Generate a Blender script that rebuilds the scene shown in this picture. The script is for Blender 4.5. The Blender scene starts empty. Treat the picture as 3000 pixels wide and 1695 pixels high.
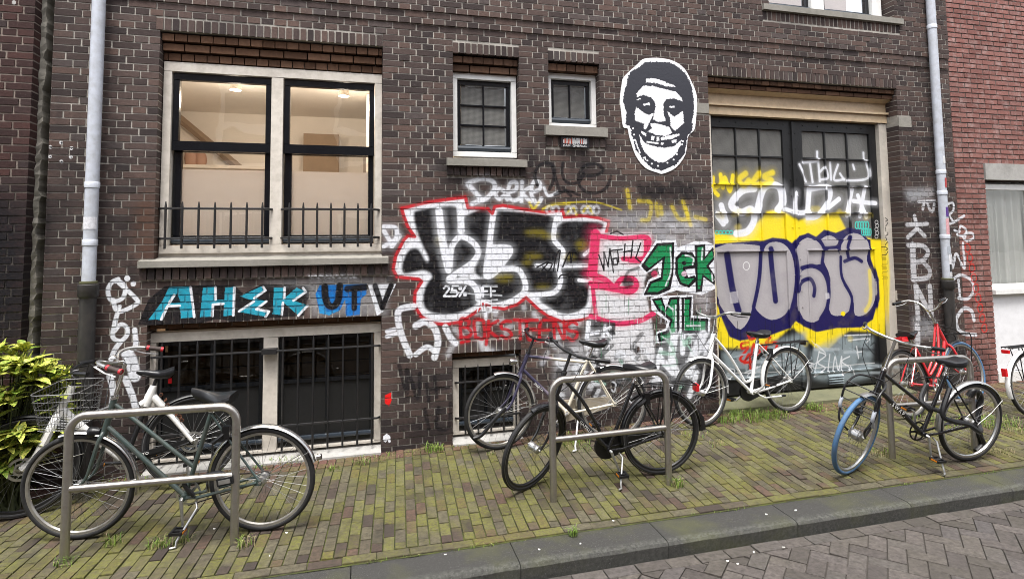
import bpy, math, random, numpy as np
from mathutils import Vector, Matrix
random.seed(7); RNG = np.random.default_rng(11)
sc = bpy.context.scene
col = sc.collection
rad = math.radians
# ------------------------------------------------------------------ camera
# wall plane is Y=0 (X along the facade, Y into it, Z up); the street side is negative Y
FPX, CX, CY = 1688.411, 1500.0, 612.0          # focal length and principal point in photo pixels (3000 x 1695)
CAM_D, CAM_H = 5.6173, 1.907
MX = np.array([[0.9675341304, -0.2524636139, -0.0118249793],
               [0.0053876611, 0.0673787418, -0.9977129238],
               [0.2526829626, 0.9652575971, 0.0665514208]])   # world -> (right, down, forward)
cam_d = bpy.data.cameras.new('camera'); cam = bpy.data.objects.new('camera', cam_d); col.objects.link(cam)
cam_d.sensor_width = 36.0; cam_d.lens = FPX / 3000 * 36
cam_d.shift_x = 0.0; cam_d.shift_y = (CY - 847.5) / 3000
cam_d.clip_start = 0.05; cam_d.clip_end = 500
_r, _d, _f = MX
cam.matrix_world = Matrix(((_r[0], -_d[0], -_f[0], 0), (_r[1], -_d[1], -_f[1], -CAM_D), (_r[2], -_d[2], -_f[2], CAM_H), (0, 0, 0, 1)))
sc.camera = cam
# ------------------------------------------------------------------ sky, sun, exposure (overcast)
SUN_EL, SUN_AZ = 70, 200
w = bpy.data.worlds.new('World'); sc.world = w; w.use_nodes = True
nt = w.node_tree; bg = nt.nodes['Background']
sky = nt.nodes.new('ShaderNodeTexSky'); sky.sky_type = 'NISHITA'; sky.sun_disc = False
sky.sun_elevation = rad(SUN_EL); sky.sun_rotation = rad(SUN_AZ); sky.air_density = 1.0; sky.dust_density = 4.0; sky.ozone_density = 1.0
hs = nt.nodes.new('ShaderNodeHueSaturation'); hs.inputs['Saturation'].default_value = 0.28
nt.links.new(sky.outputs[0], hs.inputs['Color']); nt.links.new(hs.outputs[0], bg.inputs[0]); bg.inputs[1].default_value = 0.15
sl = bpy.data.lights.new('sun', 'SUN'); sun = bpy.data.objects.new('sun', sl); col.objects.link(sun)
sl.energy = 1.5; sl.angle = rad(16); sl.color = (1.0, 0.97, 0.93)
_az = rad(SUN_AZ); _el = rad(SUN_EL)
_sd = Vector((math.sin(_az) * math.cos(_el), math.cos(_az) * math.cos(_el), math.sin(_el)))
sun.rotation_euler = _sd.to_track_quat('Z', 'Y').to_euler(); sun.location = (0, -6, 12)
vs = sc.view_settings; vs.view_transform = 'Standard'; vs.look = 'None'; vs.exposure = 1.5; vs.gamma = 1.0; vs.use_curve_mapping = False
sc.cycles.use_denoising = True; sc.cycles.pixel_filter_type = 'BLACKMAN_HARRIS'; sc.cycles.filter_width = 0.95
sc.cycles.max_bounces = 6; sc.cycles.transparent_max_bounces = 12
# ------------------------------------------------------------------ photo pixel -> world
def ray(px, py):
    r = MX.T @ np.array([px - CX, py - CY, FPX]); return r / r[1]
def W(px, py, Y=0.0):                          # point on a plane parallel to the facade
    r = ray(px, py); t = CAM_D + Y
    return r[0] * t, CAM_H + r[2] * t
def proj(P):
    c = MX @ (np.asarray(P, float) - np.array([0, -CAM_D, CAM_H])); return CX + FPX * c[0] / c[2], CY + FPX * c[1] / c[2]
KERB_Y = -1.83
def ground_z(X, Y):                            # pavement rises from the kerb to the wall, more so towards the doors
    zb = float(np.interp(X, [-4, .2, 1.4, 4, 6.5, 9], [.02, .03, .04, .10, .12, .14]))
    return zb * min(max((Y - KERB_Y) / -KERB_Y, 0), 1.05)
def G(px, py):
    z = 0.0
    for _ in range(8):
        r = ray(px, py); t = (z - CAM_H) / r[2]; x, y = r[0] * t, -CAM_D + t; z = ground_z(x, y)
    return x, y, z
# ------------------------------------------------------------------ objects
def tag(o, label=None, cat=None, group=None, kind=None):
    if label: o['label'] = label
    if cat: o['category'] = cat
    if group: o['group'] = group
    if kind: o['kind'] = kind
    return o
def empty(name, loc=(0, 0, 0), label=None, cat=None, group=None, parent=None):
    o = bpy.data.objects.new(name, None); col.objects.link(o); o.location = loc; o.empty_display_size = .1
    if parent: o.parent = parent
    return tag(o, label, cat, group)
def link(name, me, parent=None, m=None):
    o = bpy.data.objects.new(name, me); col.objects.link(o)
    if parent is not None: o.parent = parent
    if m is not None and not me.materials: me.materials.append(m)
    return o
class MB:
    def __init__(s, xf=None): s.v = []; s.f = []; s.xf = xf
    def add(s, vs, fs):
        n = len(s.v)
        if s.xf is not None: vs = [tuple(s.xf @ Vector(p)) for p in vs]
        s.v += [tuple(map(float, p)) for p in vs]; s.f += [tuple(i + n for i in q) for q in fs]; return s
    def box(s, x0, x1, y0, y1, z0, z1, t=0.0):      # t: chamfer of the face towards -Y
        vs = [(x0 + t, y0, z0 + t), (x1 - t, y0, z0 + t), (x1 - t, y0, z1 - t), (x0 + t, y0, z1 - t), (x0, y1, z0), (x1, y1, z0), (x1, y1, z1), (x0, y1, z1)]
        return s.add(vs, [(0, 1, 2, 3), (5, 4, 7, 6), (4, 0, 3, 7), (1, 5, 6, 2), (3, 2, 6, 7), (4, 5, 1, 0)])
    def obox(s, c, ax, ay, az):                     # centre and three half axes
        c, ax, ay, az = map(Vector, (c, ax, ay, az)); P = []
        for k in (-1, 1):
            for j in (-1, 1):
                for i in (-1, 1): P.append(c + ax * i + ay * j + az * k)
        return s.add(P, [(0, 2, 3, 1), (4, 5, 7, 6), (0, 1, 5, 4), (2, 6, 7, 3), (0, 4, 6, 2), (1, 3, 7, 5)])
    def tube(s, pts, r, n=8, closed=False, cap=True, flat=1.0):
        P = [Vector(p) for p in pts]; m = len(P)
        rs = list(r) if hasattr(r, '__len__') else [r] * m
        T = []
        for i in range(m):
            a = P[(i - 1) % m] if (closed or i > 0) else P[i]; b = P[(i + 1) % m] if (closed or i < m - 1) else P[i]
            d = b - a; T.append(d.normalized() if d.length > 1e-9 else Vector((0, 0, 1)))
        up = Vector((0, 0, 1)) if abs(T[0].z) < .9 else Vector((1, 0, 0))
        u = (up - T[0] * up.dot(T[0])).normalized(); vs = []
        for i in range(m):
            u = (u - T[i] * u.dot(T[i])).normalized(); v = T[i].cross(u)
            for k in range(n):
                a = 2 * math.pi * k / n; vs.append(P[i] + u * (rs[i] * math.cos(a)) + v * (rs[i] * flat * math.sin(a)))
        fs = []
        for i in range(m if closed else m - 1):
            j = (i + 1) % m
            for k in range(n): fs.append((i * n + k, i * n + (k + 1) % n, j * n + (k + 1) % n, j * n + k))
        if cap and not closed: fs += [tuple(range(n - 1, -1, -1)), tuple(range((m - 1) * n, m * n))]
        return s.add(vs, fs)
    def lathe(s, c, axis, prof, n=40, a0=0, a1=2 * math.pi, closed=True):   # prof: list of (radius, offset along axis)
        c = Vector(c); ax = Vector(axis).normalized(); u = ax.orthogonal().normalized()
        if abs(ax.y) > .9 or abs(ax.z) > .9: u = Vector((1, 0, 0))
        v = ax.cross(u); full = abs(a1 - a0 - 2 * math.pi) < 1e-6; vs = []; m = len(prof); N = n if full else n + 1
        for i in range(N):
            a = a0 + (a1 - a0) * i / n; dr = u * math.cos(a) + v * math.sin(a)
            for (rr, o) in prof: vs.append(c + dr * rr + ax * o)
        fs = []
        for i in range(n):
            j = (i + 1) % N
            for k in range(m if closed else m - 1): fs.append((i * m + k, i * m + (k + 1) % m, j * m + (k + 1) % m, j * m + k))
        return s.add(vs, fs)
    def prism(s, poly, y0, y1):                     # polygon in X,Z extruded along Y
        n = len(poly); vs = [(x, y0, z) for x, z in poly] + [(x, y1, z) for x, z in poly]
        return s.add(vs, [tuple(range(n)), tuple(range(2 * n - 1, n - 1, -1))] + [(i, i + n, (i + 1) % n + n, (i + 1) % n) for i in range(n)])
    def mesh(s, name, m=None, smooth=False):
        me = bpy.data.meshes.new(name); me.from_pydata(s.v, [], s.f)
        if smooth:
            me.polygons.foreach_set('use_smooth', [True] * len(me.polygons))
            try: me.set_sharp_from_angle(angle=rad(42))
            except Exception: pass
        if m is not None: me.materials.append(m)
        return me
    def build(s, name, m, parent=None, smooth=False): return link(name, s.mesh(name, m, smooth), parent)
def crom(P, n=6, closed=False):                     # Catmull-Rom through points of any dimension
    P = [np.array(p, float) for p in P]; m = len(P)
    if m < 3: return P
    out = []
    for i in range(m if closed else m - 1):
        g = (lambda k: P[k % m]) if closed else (lambda k: P[min(max(k, 0), m - 1)])
        p0, p1, p2, p3 = g(i - 1), g(i), g(i + 1), g(i + 2)
        for k in range(n):
            t = k / n; out.append(.5 * ((2 * p1) + (-p0 + p2) * t + (2 * p0 - 5 * p1 + 4 * p2 - p3) * t * t + (-p0 + 3 * p1 - 3 * p2 + p3) * t ** 3))
    if not closed: out.append(P[-1])
    return out
# ------------------------------------------------------------------ materials
class NT:
    def __init__(s, name):
        s.m = bpy.data.materials.new(name); s.m.use_nodes = True; s.t = s.m.node_tree; s.b = s.t.nodes['Principled BSDF']
    def n(s, ty, **kw):
        x = s.t.nodes.new('ShaderNode' + ty)
        for k, v in kw.items():
            if k.startswith('_'): setattr(x, k[1:], v)
        for k, v in kw.items():
            if not k.startswith('_'): s.put(x, k, v)
        return x
    def put(s, x, k, v):
        i = x.inputs[int(k[1:])] if k[0] == 'i' and k[1:].isdigit() else x.inputs[k.replace('__', ' ')]
        if isinstance(v, bpy.types.NodeSocket): s.t.links.new(v, i)
        else: i.default_value = v
    def noise(s, vec, scale, detail=3, rough=.55): return s.n('TexNoise', Vector=vec, Scale=scale, Detail=detail, Roughness=rough).outputs[0]
    def ramp(s, fac, stops):
        r = s.n('ValToRGB', Fac=fac); e = r.color_ramp.elements
        while len(e) < len(stops): e.new(.5)
        for q, (p, c) in zip(e, stops): q.position = p; q.color = tuple(c) + (1,) if len(c) == 3 else c
        return r.outputs[0]
    def mix(s, fac, a, b, mode='MIX'):
        x = s.n('Mix', _data_type='RGBA', _blend_type=mode); x.clamp_factor = True
        s.put(x, 'i0', fac); s.put(x, 'i6', a if not isinstance(a, tuple) else a + (1,) * (4 - len(a))); s.put(x, 'i7', b if not isinstance(b, tuple) else b + (1,) * (4 - len(b)))
        return x.outputs[2]
    def math(s, op, a, b=0.0, c=False):
        x = s.n('Math', _operation=op); x.use_clamp = c; s.put(x, 'i0', a); s.put(x, 'i1', b); return x.outputs[0]
    def rnd(s):                                      # one random value per piece, whether joined or an object of its own
        g = s.n('NewGeometry'); o = s.n('ObjectInfo'); a = s.math('ADD', g.outputs['Random Per Island'], s.math('MULTIPLY', o.outputs['Random'], 7.31))
        return s.n('TexWhiteNoise', _noise_dimensions='1D', W=a)
    def pos(s): return s.n('NewGeometry').outputs['Position']
    def obj(s): return s.n('TexCoord').outputs['Object']
    def bump(s, h, dist=.002, strength=1.0): s.put(s.b, 'Normal', s.n('Bump', Height=h, Distance=dist, Strength=strength).outputs[0])
    def set(s, **kw):
        for k, v in kw.items(): s.put(s.b, k, v if not isinstance(v, tuple) or len(v) > 3 else v + (1,))
        return s.m
def hexc(h):
    h = h.lstrip('#'); c = [int(h[i:i + 2], 16) / 255 for i in (0, 2, 4)]
    return tuple(x / 12.92 if x <= .04045 else ((x + .055) / 1.055) ** 2.4 for x in c)
MATS = {}
def plain(name, c, rough=.5, metal=0.0, vary=.12, scale=9.0, dirt=0.0, dirtc=(.05, .045, .04), bump=0.0, coat=0.0):
    if name in MATS: return MATS[name]
    t = NT(name); p = t.obj(); n1 = t.noise(p, scale, 4)
    c = tuple(c); c2 = t.mix(t.math('MULTIPLY', n1, 1.0), tuple(x * (1 - vary) for x in c), tuple(min(1, x * (1 + vary)) for x in c))
    if dirt > 0:
        d = t.ramp(t.noise(t.pos(), 14, 6, .65), [(.5 - dirt * .25, (0, 0, 0)), (.72, (1, 1, 1))]); c2 = t.mix(t.math('MULTIPLY', d, dirt), c2, dirtc)
    rr = t.math('ADD', t.math('MULTIPLY', t.noise(p, scale * 3, 4), .22), rough - .11, True)
    if bump > 0: t.bump(t.noise(p, 60, 4), bump)
    if coat: t.put(t.b, 'Coat Weight', coat)
    MATS[name] = t.set(Base__Color=c2, Roughness=rr, Metallic=metal); return MATS[name]
# ------------------------------------------------------------------ spray paint, print and stains on the facade, rasterised here from traced strokes
PX0, PX1, PZ0, PZ1, PRES = -3.2, 9.0, -0.06, 4.06, 0.0035
PW, PH = int((PX1 - PX0) / PRES), int((PZ1 - PZ0) / PRES)
PAINT = np.zeros((PH, PW, 4), np.float32)
def _fbm(h, w, cells, seed, oct=4):
    g = np.random.default_rng(seed); out = np.zeros((h, w), np.float32); amp = 1; tot = 0
    for o in range(oct):
        cx, cy = int(cells * 2 ** o) + 2, max(2, int(cells * 2 ** o * h / w)) + 2
        t = g.random((cy, cx)).astype(np.float32); yy = np.linspace(0, cy - 1.001, h); xx = np.linspace(0, cx - 1.001, w)
        y0 = yy.astype(int); x0 = xx.astype(int); fy = (yy - y0)[:, None].astype(np.float32); fx = (xx - x0)[None].astype(np.float32)
        fy = fy * fy * (3 - 2 * fy); fx = fx * fx * (3 - 2 * fx)
        a = t[y0][:, x0]; b = t[y0][:, x0 + 1]; c = t[y0 + 1][:, x0]; d = t[y0 + 1][:, x0 + 1]
        out += amp * (a * (1 - fx) * (1 - fy) + b * fx * (1 - fy) + c * (1 - fx) * fy + d * fx * fy); tot += amp; amp *= .55
    return out / tot
PNOISE = _fbm(PH, PW, 90, 5, 4)                     # uneven coverage of the paint
def to_img(pts, Y): return np.array([((x - PX0) / PRES, (z - PZ0) / PRES) for x, z in (W(p[0], p[1], Y) for p in pts)], np.float32)
def comp(sl, a, c):
    dst = PAINT[sl]; al = a[..., None]; oa = dst[..., 3:4]; na = al + oa * (1 - al)
    dst[..., :3] = np.where(na > 1e-5, (np.array(c, np.float32) * al + dst[..., :3] * oa * (1 - al)) / np.maximum(na, 1e-5), 0); dst[..., 3:4] = na
def _win(q, pad):
    x0, y0 = np.floor(q.min(0) - pad).astype(int); x1, y1 = np.ceil(q.max(0) + pad).astype(int)
    x0, y0 = max(x0, 0), max(y0, 0); x1, y1 = min(x1, PW), min(y1, PH)
    return None if x1 <= x0 or y1 <= y0 else (slice(y0, y1), slice(x0, x1))
def stroke(pts, wid, c, soft=.25, a=1.0, Y=0.0, smooth=True, rough=.25, halo=True):
    if smooth and len(pts) > 2: pts = crom(pts, 6)
    if halo and wid > .024:                          # overspray round the line
        stroke(pts, wid * 1.9, c, 1.6, a * .22, Y, False, .9, False); soft = max(soft, .42)
    q = to_img(pts, Y); r = wid / 2 / PRES; s = max(soft * r, .7); sl = _win(q, r + s + 2)
    if sl is None: return
    yy, xx = np.mgrid[sl[0], sl[1]].astype(np.float32); d = np.full(yy.shape, 1e9, np.float32)
    for i in range(max(len(q) - 1, 1)):
        p0 = q[i]; v = q[min(i + 1, len(q) - 1)] - p0; L = float(v @ v) + 1e-6
        t = np.clip(((xx - p0[0]) * v[0] + (yy - p0[1]) * v[1]) / L, 0, 1); d = np.minimum(d, (xx - p0[0] - t * v[0]) ** 2 + (yy - p0[1] - t * v[1]) ** 2)
    d = np.sqrt(d); al = np.clip((r + s * .5 - d) / s, 0, 1); al = al * al * (3 - 2 * al)
    comp(sl, al * a * np.clip(1 - rough + rough * 2.2 * PNOISE[sl], 0, 1), c)
def fill(pts, c, a=1.0, Y=0.0, smooth=0, rough=.2, blur=0, jag=0):
    if jag:
        o = []
        for i in range(len(pts)):
            p, q = np.array(pts[i], float), np.array(pts[(i + 1) % len(pts)], float); n = max(1, int(np.hypot(*(q - p)) / 2.2)); o += [tuple(p + (q - p) * k / n + RNG.normal(0, jag, 2)) for k in range(n)]
        pts = o
    if smooth: pts = crom(pts, smooth, True)
    q = to_img(pts, Y); sl = _win(q, 2 + blur * 2)
    if sl is None: return
    yy, xx = np.mgrid[sl[0], sl[1]].astype(np.float32); ins = np.zeros(yy.shape, bool); n = len(q)
    for i in range(n):
        (xa, ya), (xb, yb) = q[i], q[(i + 1) % n]
        if ya == yb: continue
        ins ^= ((ya > yy) != (yb > yy)) & (xx < (xb - xa) * (yy - ya) / (yb - ya) + xa)
    al = ins.astype(np.float32)
    for _ in range(blur and 3 or 0):
        k = int(blur)
        for ax in (0, 1):
            cs = np.cumsum(np.pad(al, [(k + 1, k) if ax == 0 else (0, 0), (k + 1, k) if ax == 1 else (0, 0)], mode='edge'), axis=ax)
            al = (np.take(cs, range(2 * k + 1, cs.shape[ax]), ax) - np.take(cs, range(0, cs.shape[ax] - 2 * k - 1), ax)) / (2 * k + 1)
    comp(sl, al * a * np.clip(1 - rough + rough * 2.2 * PNOISE[sl], 0, 1), c)
class Crop:                                          # traced in an enlarged crop of the photograph: origin, pixels per crop pixel, plane
    def __init__(s, ox, oy, k, Y=0.0): s.o = (ox, oy, k); s.Y = Y
    def p(s, pts): ox, oy, k = s.o; return [(ox + x * k, oy + y * k) for x, y in pts]
    def s(s, pts, wid, c, **kw): kw.setdefault('Y', s.Y); stroke(s.p(pts), wid, c, **kw)
    def f(s, pts, c, **kw): kw.setdefault('Y', s.Y); fill(s.p(pts), c, **kw)
    def ring(s, x, y, rx, ry, wid, c, **kw): s.s([(x + rx * math.cos(t * .7), y + ry * math.sin(t * .7)) for t in range(10)], wid, c, **kw)
    def dot(s, x, y, r, c, **kw): s.f([(x + r * math.cos(t), y + r * math.sin(t)) for t in np.linspace(0, 6.2, 14)], c, **kw)
GL = {'2': [[(0, 8), (2, 10), (5, 9), (5, 7), (0, 0), (6, 0)]], '5': [[(6, 10), (1, 10), (0, 6), (4, 6), (6, 3), (4, 0), (0, 0)]], '%': [[(6, 10), (0, 0)], [(0, 9), (1.5, 9), (1.5, 7), (0, 7), (0, 9)], [(4.5, 3), (6, 3), (6, 1), (4.5, 1), (4.5, 3)]],
      'O': [[(1, 0), (0, 3), (0, 7), (1, 10), (5, 10), (6, 7), (6, 3), (5, 0), (1, 0)]], 'F': [[(0, 0), (0, 10), (6, 10)], [(0, 5), (4, 5)]], 'A': [[(0, 0), (3, 10), (6, 0)], [(1, 4), (5, 4)]], 'G': [[(6, 9), (1, 10), (0, 5), (1, 0), (6, 0), (6, 4), (3, 4)]],
      'E': [[(6, 10), (0, 10), (0, 0), (6, 0)], [(0, 5), (5, 5)]], 'B': [[(0, 0), (0, 10), (4, 10), (5, 8), (4, 5.5), (0, 5.5)], [(4, 5.5), (6, 3), (4, 0), (0, 0)]], 'K': [[(0, 0), (0, 10)], [(6, 10), (0, 5), (6, 0)]], 'S': [[(6, 9), (3, 10), (0, 8), (1, 5.5), (5, 4.5), (6, 2), (3, 0), (0, 1)]],
      'T': [[(0, 10), (7, 10)], [(3.5, 10), (3.5, 0)]], 'N': [[(0, 0), (0, 10), (6, 0), (6, 10)]], 'D': [[(0, 0), (0, 10), (4, 9), (6, 5), (4, 1), (0, 0)]], 'M': [[(0, 0), (0, 10), (3, 4), (6, 10), (6, 0)]], 'R': [[(0, 0), (0, 10), (5, 9), (5, 6), (0, 5), (6, 0)]], 'U': [[(0, 10), (0, 2), (3, 0), (6, 2), (6, 10)]], ' ': []}
def write(crop, txt, x0, y0, x1, y1, wid, c, **kw):   # letters between two corners of the crop (baseline y1)
    n = len(txt); cw = (x1 - x0) / n
    for i, ch in enumerate(txt):
        for st in GL[ch]:
            crop.s([(x0 + (i + .08 + q[0] / 7.5) * cw, y1 + (y0 - y1) * q[1] / 10) for q in st], wid, c, smooth=False, **kw)
BK, WH, RD, PK, GN, CY_, BL, YL, NV, GY = (.007, .007, .009), (.72, .74, .78), (.45, .012, .02), (.62, .035, .12), (.01, .22, .075), (.02, .30, .42), (.01, .16, .5), (.78, .62, .012), (.008, .006, .07), (.36, .34, .35)
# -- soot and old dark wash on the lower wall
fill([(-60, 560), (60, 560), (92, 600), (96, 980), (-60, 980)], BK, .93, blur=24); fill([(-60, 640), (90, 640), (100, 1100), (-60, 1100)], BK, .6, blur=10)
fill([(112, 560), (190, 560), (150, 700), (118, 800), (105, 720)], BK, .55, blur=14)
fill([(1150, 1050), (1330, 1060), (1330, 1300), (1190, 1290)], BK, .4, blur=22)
for (x, y, r_, s) in ((1300, 500, 26, .5), (1556, 470, 26, .6), (1560, 540, 30, .4), (1583, 400, 18, .5), (1790, 410, 18, .5), (1700, 460, 40, .3), (395, 800, 24, .3), (270, 760, 40, .25), (430, 640, 34, .22), (2860, 620, 16, .2), (2670, 560, 40, .3)):
    fill([(x + r_ * math.cos(t), y + r_ * 1.6 * math.sin(t)) for t in np.linspace(0, 6, 12)], BK, s, blur=10, rough=.8)
fill([(395, 610), (445, 540), (455, 760), (400, 770)], (.16, .06, .02), .35, blur=12, rough=.9)
for i in range(60):                                  # water streaks and splash dirt
    x0_, y0_, ln = ((RNG.uniform(415, 1130), 790, 120) if i % 4 == 0 else (RNG.uniform(1310, 1540), 500, 110) if i % 4 == 1 else (RNG.uniform(1600, 1770), 410, 100) if i % 4 == 2 else (RNG.uniform(120, 460), RNG.uniform(250, 1000), 160))
    stroke([(x0_, y0_), (x0_ + RNG.uniform(-3, 3), y0_ + ln * RNG.uniform(.3, 1))], RNG.uniform(.02, .07), BK, 1.2, RNG.uniform(.1, .3), rough=.9, halo=False)
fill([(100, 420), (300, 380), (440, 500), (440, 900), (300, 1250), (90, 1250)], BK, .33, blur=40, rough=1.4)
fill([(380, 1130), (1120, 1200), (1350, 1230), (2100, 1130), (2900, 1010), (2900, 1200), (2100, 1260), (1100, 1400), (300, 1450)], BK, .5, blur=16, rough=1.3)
fill([(2590, 300), (2700, 320), (2800, 500), (2830, 1100), (2640, 1150)], BK, .22, blur=26, rough=1.4)
# -- AHEK UTV
A = Crop(300, 760, 900 / 2576)
A.f([(295, 548), (385, 335), (520, 225), (760, 218), (1100, 212), (1180, 290), (1340, 205), (1720, 225), (1735, 300), (1705, 375), (1690, 472), (1400, 492), (1100, 522), (960, 500), (800, 540), (400, 548)], BK, a=.94, rough=.1)
for P in ([(555, 235), (735, 230), (770, 485), (655, 495), (645, 395), (540, 395), (495, 505), (385, 505), (500, 350)], [(840, 235), (945, 230), (945, 340), (1020, 340), (1025, 235), (1105, 230), (1095, 470), (1015, 475), (1015, 375), (925, 380), (920, 480), (815, 485)],
          [(1150, 310), (1330, 225), (1365, 260), (1270, 325), (1375, 350), (1290, 415), (1395, 435), (1365, 480), (1140, 440), (1265, 350)], [(1435, 235), (1525, 235), (1520, 330), (1625, 235), (1705, 270), (1600, 345), (1720, 385), (1640, 470), (1515, 360), (1500, 465), (1425, 460)]):
    A.f(P, CY_, rough=.3)
A.f([(625, 280), (652, 358), (568, 368)], BK)
for P in ([(737, 235), (768, 482)], [(600, 300), (556, 368)], [(545, 392), (645, 388)], [(540, 398), (494, 502)], [(946, 235), (946, 338)], [(1104, 235), (1096, 468)], [(925, 378), (1012, 372)], [(925, 385), (920, 475)], [(1345, 232), (1365, 260), (1272, 325)], [(1372, 352), (1292, 414)], [(1290, 418), (1395, 437), (1367, 480)],
          [(1145, 435), (1268, 352)], [(1526, 238), (1522, 328)], [(1680, 240), (1704, 272), (1600, 345)], [(1718, 387), (1640, 470)], [(1512, 362), (1502, 464)]):
    A.s(P, .022, WH, smooth=False)
A.f([(1290, 170), (2400, 150), (2390, 470), (1750, 475), (1720, 230), (1380, 205)], (.4, .4, .41), a=.45, blur=6, rough=1.0)
A.f([(1820, 215), (2215, 205), (2212, 292), (2165, 330), (2155, 462), (2040, 478), (2035, 330), (1990, 425), (1900, 468), (1820, 452), (1785, 290)], BL, rough=.3)
A.f([(1800, 280), (1840, 330), (1880, 440), (1990, 420), (1900, 468), (1820, 452)], (.03, .3, .6), a=.8)
A.s([(1862, 230), (1870, 330), (1898, 388), (1945, 388), (1978, 330), (1988, 222)], .062, BK)
A.s([(2055, 247), (2200, 233)], .062, BK); A.s([(2110, 250), (2110, 410)], .05, BK)
A.f([(2225, 215), (2462, 205), (2350, 440), (2300, 472)], WH); A.s([(2285, 222), (2345, 405), (2420, 217)], .05, BK, smooth=False)
for P, wd in (([(130, 165), (80, 190), (45, 250), (60, 330), (110, 350), (170, 320), (190, 240), (150, 190), (110, 185)], .035), ([(140, 200), (280, 330), (285, 372), (160, 435), (110, 420), (88, 340)], .035), ([(140, 395), (100, 540), (85, 650), (150, 682), (205, 630), (200, 570), (150, 545), (100, 600)], .035), ([(268, 590), (276, 720), (235, 765)], .04),
              ([(150, 690), (100, 760), (70, 850)], .04), ([(205, 790), (240, 850), (270, 980)], .09), ([(60, 980), (90, 1120), (70, 1250)], .05), ([(190, 1000), (250, 1150), (290, 1300)], .05)):
    A.s(P, wd, WH, a=.9, soft=.4, halo=False)
A.dot(206, 160, 26, WH, a=.9); A.dot(257, 204, 24, WH, a=.9)
for i in range(9): A.s([(1740 + i * 45, 142), (1765 + i * 45, 150)], .025, WH, a=.8)
# -- the big black and white piece with the red line
B = Crop(1100, 480, 700 / 1787)
for i in range(70):                                  # old buffed patches behind everything
    x, y = RNG.uniform(560, 1780), RNG.uniform(1000, 1420); B.s([(x, y), (x + RNG.uniform(-60, 60), y + RNG.uniform(-90, 90))], .05, WH if i % 3 else BK, a=.35, soft=1.2)
RL = [(195, 335), (380, 290), (560, 265), (670, 250), (690, 330), (840, 337), (872, 372), (890, 322), (950, 312), (1100, 340), (1280, 365), (1400, 350), (1410, 400), (1560, 390), (1660, 405), (1745, 430), (1725, 510), (1640, 620), (1625, 1000), (1600, 1150), (1540, 1167), (1400, 1182), (1290, 1140), (1220, 1090), (1125, 1000), (1060, 1050), (960, 1085), (880, 1072), (800, 1050), (760, 1100),
      (640, 1180), (520, 1200), (420, 1190), (340, 1140), (290, 1060), (295, 960), (345, 880), (320, 862), (160, 845), (130, 790), (150, 690), (210, 570), (240, 540), (292, 545), (240, 470), (210, 390)]
B.f(RL, WH, a=.97, rough=.25, blur=2)
for P in ([(285, 380), (320, 348), (600, 322), (615, 500), (650, 530), (730, 560), (790, 640), (770, 700), (620, 830), (700, 860), (760, 930), (780, 1000), (740, 1060), (640, 1110), (520, 1125), (410, 1110), (360, 1060), (355, 980), (380, 900), (420, 840), (360, 800), (220, 822), (195, 780), (210, 710), (250, 645), (320, 640), (380, 735), (392, 700), (340, 590), (300, 480)],
          [(660, 400), (850, 347), (850, 600), (820, 840), (740, 800), (785, 640), (650, 535)],
          [(900, 385), (960, 352), (1340, 402), (1330, 560), (1395, 650), (1370, 760), (1380, 880), (1330, 950), (1200, 985), (1130, 950), (1100, 820), (1040, 762), (950, 772), (1030, 640), (875, 620)],
          [(830, 852), (930, 790), (1040, 780), (1100, 870), (1090, 960), (1020, 1010), (900, 1050), (790, 1030), (770, 940), (690, 880)],
          [(1390, 440), (1680, 440), (1690, 490), (1640, 500), (1605, 600), (1590, 1000), (1540, 1090), (1440, 1127), (1340, 1100), (1220, 1010), (1330, 962), (1390, 880), (1370, 760), (1412, 660), (1350, 560)]):
    B.f(P, BK, smooth=6, rough=.12, blur=2)
for P, wd in (([(475, 355), (490, 560), (545, 800), (565, 640), (605, 565), (650, 545), (730, 590), (768, 660), (720, 740), (590, 830), (550, 872), (690, 880), (755, 940), (765, 1010)], .075), ([(472, 350), (500, 560), (545, 780)], .09), ([(630, 330), (640, 500)], .09), ([(880, 360), (852, 600), (828, 838), (935, 780)], .075),
              ([(865, 625), (1010, 640), (940, 772), (1060, 790), (1112, 870), (1112, 955), (1010, 1030), (880, 1062), (790, 1030)], .075), ([(1350, 410), (1332, 560), (1402, 660), (1370, 780), (1382, 880), (1330, 962), (1150, 985)], .07), ([(1150, 992), (1250, 1070), (1400, 1140), (1560, 1112)], .06), ([(1560, 680), (1610, 640)], .05), ([(1200, 760), (1400, 765), (1590, 760)], .05), ([(1520, 870), (1600, 880)], .05)):
    B.s(P, wd * .76, WH, soft=.5, rough=.15)
for (x, y, rx, ry) in ((1200, 515, 90, 25), (1180, 690, 70, 22), (960, 850, 80, 35), (1540, 610, 50, 40), (1250, 920, 60, 16), (1440, 700, 60, 20), (470, 580, 18, 40), (1130, 740, 40, 20), (1300, 540, 70, 20)):
    B.f([(x + rx * math.cos(t), y + ry * math.sin(t)) for t in np.linspace(0, 6, 9)], (.4, .32, .02), a=.35, blur=5, rough=1)
B.s(RL[:17], .032, RD, smooth=False, soft=.3, a=.95); B.s(RL[19:] + RL[:1], .03, RD, smooth=False, soft=.3, a=.95)
for P in ([(1205, 775), (1290, 735), (1240, 800)], [(1250, 770), (1290, 800), (1320, 750), (1280, 740)], [(1330, 800), (1350, 690), (1380, 650), (1360, 800)], [(1400, 770), (1450, 660), (1460, 740), (1480, 640), (1500, 680)], [(1370, 860), (1400, 830), (1540, 850)]): B.s(P, .014, BK)
write(B, '25% OFF', 505, 915, 915, 990, .02, WH); write(B, 'AGE', 755, 1015, 915, 1108, .014, WH, a=.9); B.s([(820, 1110), (825, 1160)], .03, WH)
B.s([(560, 960), (940, 985)], .02, WH, a=.5, rough=1)
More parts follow.
